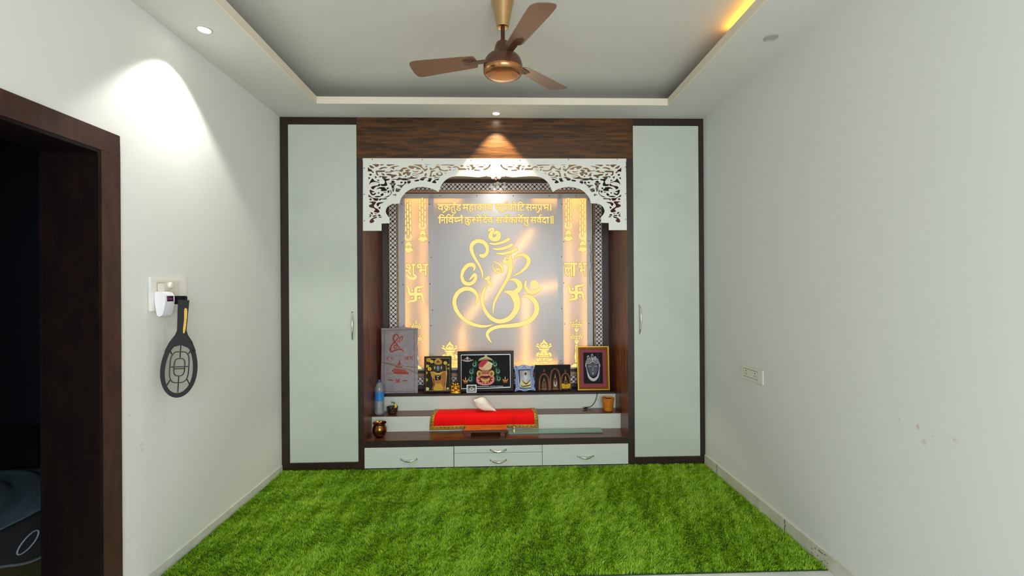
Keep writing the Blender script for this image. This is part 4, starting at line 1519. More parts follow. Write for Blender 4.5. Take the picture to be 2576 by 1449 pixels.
# ---- large black-framed picture of the turbaned idol
Y0 = 4.385
G_ = Y0 / F
base, Mx = leaning(1222.3, 990.3, Y0, 3.0, 0.6)
base.z = S3 + .0015; Mx.translation = base
t = thing('framed_picture', base, 'large black-framed picture of a moustached idol in a red turban', 'picture', 'devotional pictures on the shrine')
fw_, fh_ = 141 * G_, 101 * G_
m = MB(Mx); frame_bar(m, fw_, fh_, 8.5 * G_, -.012, .010)
m.build('frame', pbr('black_frame', '0a0908', .35, **{'Specular IOR Level': .2}), t)
MB(Mx).box(-fw_ / 2 + .006, fw_ / 2 - .006, .001, .009, .006, fh_ - .006).build('backing_board', BK, t)
m = MB(Mx); frame_bar(m, 125 * G_, 85.5 * G_, 1.6 * G_, -.0055, .0005, z0=7.4 * G_)
m.build('silver_bead', pbr('silver_bead', 'c9c5bd', .25, .9), t)


def cv(zx, zy):                          # zoomed drawing (12.075 px per photo pixel)
    return ((zx / 12.075 + 1140 - 1222.3) * G_, (990.3 - (880 + zy / 12.075)) * G_)


A = []
A.append(('060b09', [(235, 195), (1740, 195), (1740, 1230), (235, 1230)]))
for (x, y) in ((650, 520), (1280, 520), (555, 735), (1365, 735), (525, 960), (1385, 955)):
    s_ = 1 if x < 900 else -1
    A.append(('173f2b', ell(x + s_ * 20, y - 10, 95, 110)))
    A.append(('7fa386', ell(x, y, 55, 62)))
    A.append(('14301f', ell(x, y - 14, 34, 40)))
    A.append(('86b58a', stroke([(x + s_ * 30, y - 30, 14), (x + s_ * 52, y - 70, 12), (x + s_ * 45, y - 125, 4)])))
    A.append(('1d2a66', ell(x, y - 10, 17, 20)))
A.append(('c9b7ad', stroke([(270, 370, 10), (340, 395, 32), (440, 405, 44), (540, 395, 32), (620, 370, 10)])))
A.append(('cfb8a8', ell(440, 320, 34, 42)))
A.append(('b7a196', stroke([(340, 360, 14), (400, 330, 18), (440, 360, 30), (490, 330, 18), (550, 360, 14)])))
for x in (385, 1585):                    # small oil lamps
    A.append(('a5562a', [(x - 85, 970), (x, 1000), (x + 85, 970), (x + 55, 1060), (x - 55, 1060)]))
    A.append(('d8a84a', stroke([(x - 88, 960, 10), (x - 50, 1000, 26), (x, 1010, 30), (x + 50, 1000, 26), (x + 88, 960, 10)])))
    A.append(('8c5a50', ell(x, 1065, 60, 16)))
    A.append(('e2a06a', [(x - 24, 960), (x - 6, 870), (x + 18, 960), (x, 985)]))
# figure
A.append(('cc6f7c', smooth_loop([(730, 860), (700, 960), (720, 1060), (800, 1120), (980, 1150), (1150, 1120), (1240, 1050), (1260, 950), (1230, 860), (1100, 820), (860, 820)], 3)))
A.append(('e2a4ac', smooth_loop([(760, 870), (735, 960), (755, 1050), (830, 1105), (980, 1125), (1130, 1105), (1210, 1040), (1225, 950), (1200, 870), (980, 830)], 3)))
A.append(('7d1414', smooth_loop([(780, 880), (760, 960), (785, 1040), (860, 1085), (980, 1105), (1110, 1085), (1180, 1030), (1200, 950), (1180, 880), (980, 850)], 3)))
for (x, y) in ((790, 910), (785, 990), (825, 1065), (900, 1065), (1065, 1060), (1140, 1050), (1178, 970), (1160, 895)):
    A.append(('e0925a', ell(x, y, 25, 25, 14)))
A.append(('d7a07c', ell(980, 1062, 36, 34)))
A.append(('c29a4e', smooth_loop([(840, 920), (850, 990), (900, 1030), (980, 1040), (1060, 1030), (1110, 990), (1115, 920), (980, 960)], 3)))
A.append(('e3c183', stroke([(850, 930, 10), (900, 985, 22), (980, 1005, 26), (1060, 985, 22), (1105, 930, 10)])))
for s_ in (-1, 1):
    A.append(('c8a458', ell(985 + s_ * 190, 790, 78, 98)))
    A.append(('8a6324', ell(985 + s_ * 185, 800, 36, 55)))
    A.append(('e0c685', stroke([(985 + s_ * 160, 720, 14), (985 + s_ * 225, 740, 24), (985 + s_ * 245, 800, 22), (985 + s_ * 215, 860, 14)])))
A.append(('c77a63', smooth_loop([(870, 700), (865, 820), (890, 900), (980, 945), (1075, 900), (1100, 820), (1095, 700), (980, 660)], 3)))
A.append(('a9503f', stroke([(980, 700, 14), (980, 760, 20), (980, 820, 30)])))
A.append(('e9b795', stroke([(900, 835, 20), (980, 828, 26), (1070, 835, 20)])))
for s_ in (-1, 1):
    A.append(('3a1c18', stroke([(985 + s_ * 30, 795, 8), (985 + s_ * 60, 782, 16), (985 + s_ * 95, 790, 8)])))
    A.append(('2a1512', stroke([(985 + s_ * 25, 760, 6), (985 + s_ * 65, 745, 12), (985 + s_ * 105, 760, 6)])))
A.append(('8f2a22', stroke([(980, 700, 10), (980, 740, 18)])))
A.append(('2a0a12', stroke([(872, 862, 12), (930, 890, 48), (985, 900, 56), (1040, 890, 48), (1098, 862, 12)])))
# turban
A.append(('d9b48e', smooth_loop([(790, 560), (800, 650), (870, 700), (980, 715), (1090, 700), (1160, 640), (1185, 540), (1130, 440), (980, 400), (860, 440)], 3)))
A.append(('c03e4c', smooth_loop([(780, 550), (800, 480), (870, 410), (980, 385), (1060, 400), (1010, 480), (940, 560), (870, 600), (800, 590)], 3)))
for k in range(5):
    A.append(('8c1d2c', stroke([(800 + 42 * k, 530 - 38 * k * .8, 5), (870 + 30 * k, 570 - 34 * k, 9)])))
A.append(('e8cfa0', smooth_loop([(940, 560), (1040, 470), (1120, 450), (1170, 540), (1150, 620), (1060, 670), (960, 640)], 3)))
for k in range(6):
    A.append(('b98f5e', stroke([(960 + 30 * k, 655 - 12 * k, 4), (1000 + 26 * k, 560 - 18 * k, 7)])))
A.append(('e5ded6', [(1140, 450), (1215, 500), (1190, 540), (1150, 520)]))
A.append(('9a6a2e', stroke([(800, 640, 20), (870, 690, 26), (980, 705, 26), (1090, 695, 26), (1160, 640, 20)])))
# canopy
A.append(('a49a62', smooth_loop([(765, 410), (820, 330), (930, 290), (1000, 270), (1080, 295), (1180, 350), (1215, 410), (1130, 385), (980, 372), (850, 390)], 3)))
A.append(('d8cf9c', stroke([(800, 375, 8), (890, 325, 22), (1000, 305, 24), (1100, 330, 20), (1190, 380, 8)])))
A.append(('c7bb7a', [(940, 290), (975, 245), (1000, 225), (1030, 250), (1060, 290)]))
# caption line and a painted highlight, laid as a pale strip along the foot
for (a, b_) in ((720, 900), (930, 1085), (1120, 1290), (1320, 1510)):
    x = a
    while x < b_:
        w_ = 16 + (x * 7 % 13)
        A.append(('b9c4c0', [(x, 1162), (x + w_, 1162), (x + w_, 1186), (x, 1186)]))
        x += w_ + 6
A.append(('e3e8ea', [(240, 1222), (1000, 1218), (1740, 1190), (1740, 1226), (1000, 1240), (240, 1242)]))
printed('print', Mx, A, cv, .001, t)

# ---- gilt portrait of the dark-faced deity with yellow flowers
Y1 = 4.370
G_ = Y1 / F
base, Mx = leaning(1101.5, 993, Y1, 4.0, 1.5)
base.z = S3 + .002; Mx.translation = base
t = thing('framed_picture', base, 'small dark-framed picture of a golden-robed deity among yellow flowers', 'picture', 'devotional pictures on the shrine')
fw_, fh_ = 68 * G_, 90 * G_
m = MB(Mx); frame_bar(m, fw_, fh_, 4.6 * G_, -.010, .010)
m.build('frame', pbr('dark_brown_frame', '160f0b', .4, **{'Specular IOR Level': .2}), t)
MB(Mx).box(-fw_ / 2 + .006, fw_ / 2 - .006, .001, .009, .006, fh_ - .006).build('backing_board', BK, t)
m = MB(Mx); frame_bar(m, 60.5 * G_, 82 * G_, 1.2 * G_, -.004, .0005, z0=4 * G_)
m.build('gilt_bead', pbr('gilt_bead', 'c7a560', .3, .8), t)


def cv(zx, zy):
    return ((zx / 9.658 + 1060 - 1101.5) * G_, (993 - (860 + zy / 9.658)) * G_)


A = [('2a2418', [(95, 455), (690, 455), (690, 1250), (95, 1250)])]
for (x, y, r, c_) in ((180, 505, 55, 'c9a21e'), (255, 545, 42, 'd9c65a'), (150, 650, 40, 'd6bd3a'), (200, 720, 48, 'd9b81e'), (125, 810, 34, 'c9a92a'), (120, 980, 44, 'c9a426'), (580, 580, 45, 'd9c65a'), (655, 625, 26, 'c0a53a'), (655, 715, 26, 'b99a30'), (150, 1195, 42, 'e0d79a'), (640, 1195, 30, 'dccf90')):
    A.append((c_, ell(x, y, r, r * .9, 12)))
    A.append(('8a6a10', ell(x, y, r * .25, r * .25, 8)))
A.append(('3a3226', smooth_loop([(280, 640), (330, 590), (480, 590), (540, 660), (520, 780), (290, 780)], 3)))
A.append(('b28a3c', smooth_loop([(320, 590), (310, 540), (360, 480), (405, 465), (450, 480), (500, 540), (490, 600), (405, 620)], 3)))
A.append(('7a531c', ell(405, 545, 40, 30)))
A.append(('d3b060', stroke([(330, 560, 10), (370, 510, 16), (405, 495, 18), (440, 510, 16), (480, 560, 10)])))
A.append(('b98d3e', smooth_loop([(215, 790), (250, 870), (270, 1000), (290, 1100), (280, 1225), (590, 1225), (560, 1100), (600, 950), (625, 790), (520, 780), (405, 820), (300, 780)], 3)))
A.append(('a86a34', smooth_loop([(480, 850), (560, 800), (610, 800), (600, 960), (560, 1120), (580, 1225), (500, 1225), (490, 1000)], 3)))
A.append(('8c4a24', smooth_loop([(270, 900), (320, 950), (330, 1100), (300, 1225), (270, 1225), (290, 1080)], 3)))
A.append(('1f2226', smooth_loop([(330, 890), (350, 870), (460, 870), (475, 900), (470, 980), (400, 1000), (330, 980)], 3)))
A.append(('23262c', smooth_loop([(355, 690), (365, 645), (405, 630), (445, 645), (455, 700), (440, 760), (405, 790), (370, 760)], 3)))
A.append(('6f7690', smooth_loop([(368, 690), (376, 655), (405, 645), (434, 655), (442, 700), (430, 750), (405, 770), (380, 750)], 3)))
for s_ in (-1, 1):
    A.append(('e6e6ea', ell(405 + s_ * 18, 692, 9, 4, 8)))
    A.append(('c7c07a', ell(405 + s_ * 80, 690, 14, 38, 12)))
A.append(('3a2a3a', stroke([(390, 745, 5), (405, 749, 7), (420, 745, 5)])))
A.append(('d9b656', stroke([(300, 800, 10), (350, 830, 26), (405, 840, 30), (460, 830, 26), (520, 800, 10)])))
A.append(('d6bc6e', stroke([(370, 880, 8), (405, 905, 22), (440, 880, 8)])))
A.append(('cfae55', stroke([(385, 930, 10), (400, 955, 22), (405, 985, 10)])))
A.append(('b0604a', stroke([(320, 1010, 14), (405, 1045, 36), (490, 1010, 14)])))
A.append(('d2a640', smooth_loop([(330, 1110), (405, 1090), (500, 1110), (520, 1225), (310, 1225)], 3)))
for k in range(5):
    A.append(('8c6a1e', stroke([(345 + 34 * k, 1120, 4), (338 + 40 * k, 1220, 7)])))
A.append(('e0cc8a', stroke([(598, 620, 8), (605, 900, 14), (580, 1220, 10)])))
A.append(('c79a42', stroke([(240, 820, 14), (262, 900, 24), (330, 960, 18)])))
printed('print', Mx, A, cv, .001, t)

# ---- gilt frame with maroon mount and the dark crowned face
Y2 = 4.372
G_ = Y2 / F
base, Mx = leaning(1493.3, 988, Y2, 5.5, -1.5)
base.z = S3 + .003; Mx.translation = base
t = thing('framed_picture', base, 'gold-framed picture of a dark crowned face in a maroon mount', 'picture', 'devotional pictures on the shrine')
fw_, fh_ = 81.5 * G_, 111 * G_
m = MB(Mx); frame_bar(m, fw_, fh_, 7.6 * G_, -.016, .012, prof=[(0, .012), (0, -.010), (.10, -.016), (.25, -.016), (.35, -.010), (.6, -.013), (.75, -.009), (.85, -.010), (1, -.003), (1, .012)])
m.build('frame', pbr('gold_frame', 'b08a38', .3, .75), t)
MB(Mx).box(-fw_ / 2 + .007, fw_ / 2 - .007, .001, .011, .007, fh_ - .007).build('backing_board', BK, t)


def cv(zx, zy):
    return ((zx / 8.525 + 1280 - 1493.3) * G_, (988 - (860 + zy / 8.525)) * G_)


mw, mh = 66.6 * G_, 96 * G_
m = MB(Mx); frame_bar(m, mw, mh, 9.2 * G_, -.0022, .0008, z0=7.5 * G_, prof=[(0, .0008), (0, -.0022), (.96, -.0022), (1, .0008)])
m.build('mount', pbr('maroon_mount', '8a2434', .6), t)
A = [('07090c', [(1570, 262), (2030, 262), (2035, 950), (1570, 950)])]
A.append(('202a30', stroke([(1925, 300, 30), (1945, 600, 44), (1950, 900, 34)])))
A.append(('c8c6cc', stroke([(1660, 520, 8), (1685, 660, 14), (1720, 790, 40), (1770, 850, 56), (1820, 870, 60), (1870, 850, 54), (1920, 790, 36), (1950, 660, 14), (1960, 520, 8)], 6)))
A.append(('3d424c', smooth_loop([(1680, 530), (1690, 650), (1730, 760), (1815, 800), (1890, 760), (1935, 650), (1945, 530), (1815, 470)], 3)))
A.append(('565c68', smooth_loop([(1710, 560), (1730, 680), (1775, 750), (1815, 765), (1860, 750), (1900, 680), (1915, 560), (1815, 510)], 3)))
for s_ in (-1, 1):
    A.append(('c8cad0', stroke([(1812 + s_ * 30, 588, 6), (1812 + s_ * 60, 578, 15), (1812 + s_ * 95, 590, 6)])))
    A.append(('14161a', ell(1812 + s_ * 62, 583, 9, 9, 8)))
    A.append(('a9abb4', ell(1812 + s_ * 148, 560, 16, 42, 12)))
A.append(('8d909a', stroke([(1812, 590, 8), (1812, 640, 14), (1812, 668, 24)])))
A.append(('b9a7a4', stroke([(1780, 715, 5), (1812, 722, 14), (1845, 715, 5)])))
A.append(('d6d2d2', ell(1812, 745, 14, 9, 10)))
A.append(('8a8c96', smooth_loop([(1660, 520), (1680, 440), (1740, 400), (1815, 390), (1890, 400), (1940, 440), (1955, 520), (1890, 490), (1815, 480), (1740, 500)], 3)))
A.append(('e0c79a', stroke([(1665, 520, 6), (1740, 520, 12), (1812, 480, 14), (1880, 515, 12), (1950, 515, 6)])))
for (x, y, h) in ((1720, 380, 46), (1805, 350, 56), (1870, 400, 46)):
    A.append(('bfc0c8', stroke([(x - 18, y + h, 8), (x - 22, y, 14), (x, y - 28, 16), (x + 16, y + 4, 12), (x + 10, y + h, 8)])))
A.append(('e9dcc0', stroke([(1812, 400, 8), (1812, 450, 18)])))
for k in range(6):
    A.append(('5a5c66', ell(1690 + 50 * k, 462, 12, 12, 8)))
printed('print', Mx, A, cv, .0008, t, .00006)

# ---- blue wavy frame with the seated man in white
Y3 = 4.370
G_ = Y3 / F
base, Mx = leaning(1320.3, 988.5, Y3, 4.0, -2)
base.z = S3 + .0055; Mx.translation = base
t = thing('framed_picture', base, 'blue and white wavy-edged frame holding a photograph of a seated person', 'picture', 'devotional pictures on the shrine')


def cv(zx, zy):
    return ((zx / 8.525 + 1280 - 1320.3) * G_, (988.5 - (860 + zy / 8.525)) * G_)


outl = smooth_loop([(118, 552), (200, 572), (260, 552), (335, 540), (410, 556), (470, 570), (540, 548), (535, 640), (515, 740), (535, 820), (560, 900), (545, 990), (570, 1085), (480, 1075), (420, 1080), (345, 1100), (270, 1082), (210, 1078), (128, 1100), (150, 1000), (135, 900), (150, 800), (140, 700)], 3)
inn = [(205, 640), (470, 635), (478, 1040), (240, 1045)]
m = MB(Mx)
m.flat([[cv(*q) for q in outl], [cv(*q) for q in inn]], lambda a, b, d: (a, -.008 + d, b), .010)
fr = m.build('frame', pbr('blue_frame', '7f96c8', .4), t)
MB(Mx).box(-.075, .075, .0025, .008, .004, .205).build('backing_board', BK, t)
A = []
for sx, pts in ((0, [(165, 590), (180, 700), (170, 800), (165, 900), (180, 1000), (165, 1070)]), (1, [(505, 590), (490, 700), (510, 800), (530, 900), (515, 1000), (530, 1070)])):
    A.append(('33499a', stroke([(x, y, 34) for x, y in pts], 6)))
    q = smooth_loop(pts, 5, closed=False)
    for x, y in q[1:-1]:
        A.append(('dfe5f2', [(x - 10, y - 5), (x + 10, y - 5), (x + 10, y + 5), (x - 10, y + 5)]))
for pts in ([(230, 600), (335, 570), (440, 600)], [(230, 1062), (345, 1075), (460, 1058)]):
    A.append(('c8d2ea', stroke([(pts[0][0], pts[0][1], 8), (pts[1][0], pts[1][1], 30), (pts[2][0], pts[2][1], 8)])))
    A.append(('3f57ac', stroke([(pts[0][0] + 50, pts[0][1], 4), (pts[1][0], pts[1][1], 18), (pts[2][0] - 50, pts[2][1], 4)])))
printed('frame_pattern', Mx, A, cv, -.008, fr)
A = [('1f2a26', [(190, 625), (485, 625), (490, 1060), (230, 1060)]), ('9ea2a6', [(235, 660), (480, 655), (485, 1030), (245, 1030)])]
A.append(('b4bcc4', smooth_loop([(290, 760), (300, 690), (360, 660), (420, 700), (440, 760), (470, 840), (470, 960), (260, 960), (265, 830)], 3)))
A.append(('7a3a2a', ell(362, 722, 27, 44)))
A.append(('c3c6cc', smooth_loop([(330, 720), (335, 680), (362, 665), (392, 680), (396, 720), (362, 700)], 3)))
A.append(('d6dade', smooth_loop([(338, 745), (362, 775), (388, 745), (400, 830), (362, 880), (325, 830)], 3)))
A.append(('e0d59a', smooth_loop([(250, 900), (320, 870), (400, 890), (470, 900), (485, 1010), (250, 1015)], 3)))
A.append(('6f4a30', stroke([(295, 880, 14), (340, 925, 22), (375, 945, 30), (430, 900, 18), (465, 860, 12)])))
A.append(('5c3a26', stroke([(255, 975, 10), (300, 1000, 20), (420, 985, 24), (470, 965, 14)])))
printed('photograph', Mx, A, cv, .0022, t)

# ---- unframed dark print with three carved deities
Y4 = 4.388
G_ = Y4 / F
base, Mx = leaning(1391, 988.5, Y4, 5.0, 1.0)
base.z = S3 + .001; Mx.translation = base
t = thing('picture_board', base, 'dark frameless print of three shrine figures between the blue and gold frames', 'picture', 'devotional pictures on the shrine')


def cv(zx, zy):
    return ((zx / 8.525 + 1280 - 1391) * G_, (988.5 - (860 + zy / 8.525)) * G_)


p0, p1 = cv(560, 1100), cv(1335, 545)
MB(Mx).box(p0[0], p1[0], 0, .006, .0005, p1[1]).build('board', pbr('dark_print', '160c08', .4, **{'Specular IOR Level': .15}), t)
A = [('0d0706', [(570, 555), (1325, 555), (1335, 1095), (570, 1095)])]
for (x, w_, h, y) in ((760, 105, 330, 1070), (1000, 110, 440, 1070), (1225, 100, 330, 1060)):
    A.append(('8a5636', stroke([(x - w_, y, 34), (x - w_ * .92, y - h * .6, 30), (x - w_ * .6, y - h * .88, 26), (x, y - h, 30), (x + w_ * .6, y - h * .88, 26), (x + w_ * .92, y - h * .6, 30), (x + w_, y, 34)], 6)))
    for k in range(9):
        a = PI * (k + .5) / 9
        A.append(('4c2a1a', ell(x + w_ * .95 * math.cos(a), y - h * .55 - h * .42 * math.sin(a), 10, 10, 8)))
    A.append(('6a4a2e', smooth_loop([(x - 50, y - 20), (x - 45, y - h * .45), (x, y - h * .62), (x + 45, y - h * .45), (x + 50, y - 20)], 3)))
    A.append(('3b2618', ell(x, y - h * .5, 20, 24)))
    A.append(('a8763e', [(x - 20, y - h * .55), (x, y - h * .78), (x + 20, y - h * .55)]))
    A.append(('8a5c44', stroke([(x - 60, y - 10, 20), (x, y - 4, 30), (x + 60, y - 10, 20)])))
A.append(('cfc7bd', stroke([(975, 900, 8), (978, 970, 22), (1000, 1000, 24), (1020, 970, 22), (1025, 900, 8)])))
A.append(('9a7a2a', [(1205, 830), (1222, 770), (1240, 830), (1222, 900)]))
A.append(('d6b31a', smooth_loop([(1135, 960), (1180, 950), (1230, 975), (1290, 950), (1325, 965), (1315, 1020), (1290, 1050), (1220, 1040), (1160, 1055), (1140, 1010)], 3)))
A.append(('a98612', stroke([(1150, 1000, 6), (1225, 1010, 12), (1305, 1000, 6)])))
for (x, y) in ((760, 640), (1220, 660)):
    A.append(('6a4a38', [(x - 24, y + 50), (x, y - 30), (x + 24, y + 50)]))
A.append(('5a3a2a', stroke([(900, 680, 10), (1000, 625, 18), (1100, 680, 10)])))
printed('print', Mx, A, cv, -.0002, t)

# ---- little silver plaque in front of the big picture
G_ = 4.352 / F
base, Mx = leaning(1186.3, 994, 4.350, 8.0)
base.z = S3 + .0012; Mx.translation = base
t = thing('plaque', base, 'tiny silver relief plaque leaning on the large black-framed picture', 'plaque')
MB(Mx).box(-12.3 * G_, 12.3 * G_, 0, .005, 0, 19 * G_).build('plate', pbr('silver_plate', 'c6c4be', .35, .4), t, bevel=.001)


def cv(zx, zy):
    return ((zx / 9.658 + 1060 - 1186.3) * G_, (994 - (860 + zy / 9.658)) * G_)


A = [('8f8f8a', [(1120, 1125), (1325, 1125), (1325, 1280), (1115, 1280)]), ('4a4a46', smooth_loop([(1140, 1140), (1200, 1130), (1225, 1160), (1255, 1130), (1310, 1145), (1300, 1185), (1220, 1175), (1150, 1190)], 3)),
     ('c9c8c2', smooth_loop([(1180, 1200), (1222, 1165), (1270, 1200), (1290, 1250), (1222, 1265), (1155, 1250)], 3)), ('6a6a66', stroke([(1160, 1215, 6), (1180, 1250, 14), (1225, 1262, 14), (1270, 1250, 14), (1288, 1215, 6)])), ('77776f', ell(1225, 1205, 22, 26))]
printed('relief', Mx, A, cv, 0, t)

# ---- small gilt idol
base = at(1146, 993.5, 4.334); base.z = S3 + .0005
t = thing('idol', base, 'small golden seated idol beside the large black-framed picture', 'figurine')
g = 4.334 / F
M_GOLD = pbr('polished_gold', 'd09a34', .28, .85)
m = MB(Matrix.Translation(base))
m.lathe([(13.5 * g, 0), (14 * g, .6 * g), (13.5 * g, 3.2 * g), (12 * g, 4 * g), (12.4 * g, 5 * g), (11.5 * g, 6 * g)], n=28, sy=.40)
m.build('pedestal', M_GOLD, t, smooth=40)
m = MB(Matrix.Translation(base))
m.ball((-6.5 * g, -3 * g, 8 * g), (7 * g, 3 * g, 3 * g)); m.ball((6.5 * g, -3 * g, 8 * g), (7 * g, 3 * g, 3 * g))   # crossed legs
m.ball((0, -1.5 * g, 12.5 * g), (7.2 * g, 4.6 * g, 6.6 * g)); m.ball((0, -1.0 * g, 17.5 * g), (6.2 * g, 3.6 * g, 3.4 * g))
for s_ in (-1, 1):
    m.tube([(s_ * 5.5 * g, -1 * g, 18 * g), (s_ * 10 * g, -2 * g, 14.5 * g), (s_ * 8.4 * g, -5 * g, 11.5 * g)], [2 * g, 1.7 * g, 1.3 * g], 8)
    m.tube([(s_ * 5.5 * g, -.5 * g, 18.5 * g), (s_ * 11 * g, -1 * g, 18 * g), (s_ * 11 * g, -2 * g, 21.5 * g)], [1.8 * g, 1.5 * g, 1.1 * g], 8)
    m.ball((s_ * 5.2 * g, -1.2 * g, 23 * g), (2.6 * g, .9 * g, 3 * g))
m.ball((0, -1.5 * g, 22.8 * g), (3.9 * g, 3.3 * g, 3.8 * g))
m.tube([(0, -4.4 * g, 22.6 * g), (-.6 * g, -5.2 * g, 19 * g), (.8 * g, -5 * g, 15.5 * g), (2.8 * g, -5 * g, 14 * g)], [1.5 * g, 1.3 * g, 1.1 * g, .9 * g], 8)
m.build('figure', M_GOLD, t, smooth=60)
m = MB(Matrix.Translation(base))
m.lathe([(4.2 * g, 25.2 * g), (4.6 * g, 26.2 * g), (3.2 * g, 27.6 * g), (2 * g, 29 * g), (.6 * g, 31.5 * g)], (0, -1.4 * g, 0), 18)
m.build('crown', pbr('dark_gold', '6a4a18', .35, .8), t, smooth=40)

# ---- printed cloth pouch tied with twine
Y5 = 4.365
G_ = Y5 / F
base, Mx = leaning(1005, 996.5, Y5, 2.5, 1.0)
base.z = S3 + .001; Mx.translation = base
t = thing('cloth_pouch', base, 'flat off-white cloth pouch printed in red and tied with twine, leaning in the niche corner', 'pouch')


def cv(zx, zy):
    return ((zx / 8.048 + 955 - 1005) * G_, (996.5 - (825 + zy / 8.048)) * G_)


hw, hh = 45.3 * G_, 163 * G_
vs, fs = [], []
nu, nv = 24, 40
for side in (0, 1):
    for j in range(nv + 1):
        for i in range(nu + 1):
            u, v = -1 + 2 * i / nu, j / nv
            e = (1 - abs(u) ** 6) * (1 - abs(2 * v - 1) ** 10)
            yb = .003 + .012 * e
            wr = .0012 * math.sin(u * 9 + v * 6) * e + .0008 * math.sin(v * 40 + u * 3) * e
            vs.append((u * hw * (1 + .012 * math.sin(v * 7)), (-yb + wr) if side == 0 else yb, v * hh + (.004 * math.sin(u * 4 + 1) if v > .97 else 0)))
N_ = (nu + 1) * (nv + 1)
for side in (0, 1):
    for j in range(nv):
        for i in range(nu):
            a = side * N_ + j * (nu + 1) + i
            fs.append((a, a + 1, a + nu + 2, a + nu + 1))
bd_ = [i for i in range(nu + 1)] + [j * (nu + 1) + nu for j in range(1, nv + 1)] + [nv * (nu + 1) + i for i in range(nu - 1, -1, -1)] + [j * (nu + 1) for j in range(nv - 1, 0, -1)]
for k in range(len(bd_)):
    a, b_ = bd_[k], bd_[(k + 1) % len(bd_)]
    fs.append((a, b_, b_ + N_, a + N_))
m = MB(Mx); m.add(vs, fs)
pch = m.build('pouch_body', pbr('off_white_cloth', 'a0979c', .9, noise=(28., '8e868b'), bump=(500, .3)), t, smooth=50)
M_RED = pbr('red_print', 'a03a28', .8)
m = MB(Mx)
fl = lambda a, b, d: (a, -.0163, b)


def st(pts, w_=14):
    m.flat([[cv(*q) for q in stroke([(x, y, w__ if w__ else w_) for x, y, w__ in pts], 5)]], fl)


st([(390, 250, 20), (360, 205, 26), (310, 215, 30), (285, 270, 30), (305, 340, 24), (350, 390, 22), (385, 440, 22), (395, 478, 10)])
st([(400, 260, 16), (350, 310, 20), (290, 370, 26), (240, 440, 28), (225, 510, 34), (255, 545, 30), (330, 515, 26), (410, 500, 22), (465, 515, 22), (492, 560, 10)])
st([(360, 440, 16), (330, 415, 18), (298, 445, 18), (315, 478, 18), (355, 462, 14)])
st([(410, 375, 12), (412, 300, 18), (435, 250, 22), (470, 250, 20), (460, 300, 18), (440, 340, 12)])
st([(375, 340, 16), (383, 350, 18)]); st([(415, 400, 12), (412, 470, 10)]); st([(440, 390, 12), (436, 460, 8)])
for ch, a, c_ in (('श', 150, 205), ('भ', 225, 285), ('ल', 500, 560), ('ा', 545, 600), ('भ', 605, 680)):
    put_glyph(m, ch, a, c_, 645, 720, lambda x, y, d: fl(*cv(x, y), 0), bold=.0)
st([(200, 725, 9), (235, 748, 10), (250, 730, 8)])
tri = [(412, 690), (425, 760), (440, 815), (360, 810), (395, 760)]
m.flat([[cv(*q) for q in tri]], fl)
for (x0, x1, y0, y1) in ((322, 500, 828, 860), (290, 530, 880, 912), (255, 560, 908, 945), (215, 595, 945, 1000)):
    n = 8
    if y0 == 945:
        m.flat([[cv(*q) for q in ((225, 948), (590, 958), (595, 1002), (215, 985))]], fl)
    else:
        for k in range(n):
            a = x0 + (x1 - x0) * k / n
            b_ = x0 + (x1 - x0) * (k + .72) / n
            m.flat([[cv(*q) for q in ((a, y0 + k * 3), (b_, y0 + k * 3), (b_, y1 + k * 3), (a, y1 + k * 3))]], fl)
for l in ([(170, 1100), (230, 1110), (300, 1120)], [(460, 1135), (520, 1125), (575, 1125)]):
    st([(l[0][0], l[0][1], 6), (l[1][0], l[1][1], 22), (l[2][0], l[2][1], 10)])
for lp_ in swastika(0, 0):
    c7, s7 = math.cos(.18), math.sin(.18)
    m.flat([[cv(378 + (x * c7 - y * s7) * 2.3, 1125 + (x * s7 + y * c7) * 1.9) for x, y in lp_]], fl)
m.build('red_print', M_RED, pch)
M_SEAM = pbr('seam_thread', '6f666c', .9)
m = MB(Mx)
for a, b_ in (((45, 118), (770, 108)), ((105, 130), (105, 1330)), ((705, 110), (705, 1380)), ((80, 1335), (700, 1345))):
    p0, p1 = cv(*a), cv(*b_)
    m.tube([(p0[0], -.0135, p0[1]), ((p0[0] + p1[0]) / 2, -.0158, (p0[1] + p1[1]) / 2), (p1[0], -.0135, p1[1])], .0014, 6)
m.build('stitched_seam', M_SEAM, pch)
m = MB(Mx)
for l in ([(40, 750), (160, 768), (330, 810), (560, 845), (775, 868)], [(40, 755), (200, 790), (400, 850), (600, 910), (780, 985)]):
    q = [cv(*x) for x in l]
    m.tube([(x, -.0178, z) for x, z in q], .0024, 6)
m.build('twine', pbr('jute_twine', '8a7048', .9), t)

# ---- red cloth with gilt border draped over the middle step
XC0, XC1 = at(1085, 1060, 4.12).x, at(1352, 1050, 4.12).x
t = thing('altar_cloth', ((XC0 + XC1) / 2, 4.2, S2), 'bright red cloth with gold border draped over the middle step', 'cloth')
prof = [(4.306, S2 + .003), (4.285, S2 + .0035), (4.24, S2 + .006), (4.19, S2 + .008), (4.15, S2 + .008), (4.125, S2 + .004), (4.112, S2 - .006), (4.106, S2 - .022), (4.104, S2 - .045), (4.107, S2 - .07), (4.110, S2 - .095), (4.112, S2 - .121)]
prof = smooth_loop(prof, 3, closed=False)
nu = 70
acc = [0]
for a, b_ in zip(prof[:-1], prof[1:]):
    acc.append(acc[-1] + math.hypot(a[0] - b_[0], a[1] - b_[1]))
tot = acc[-1]


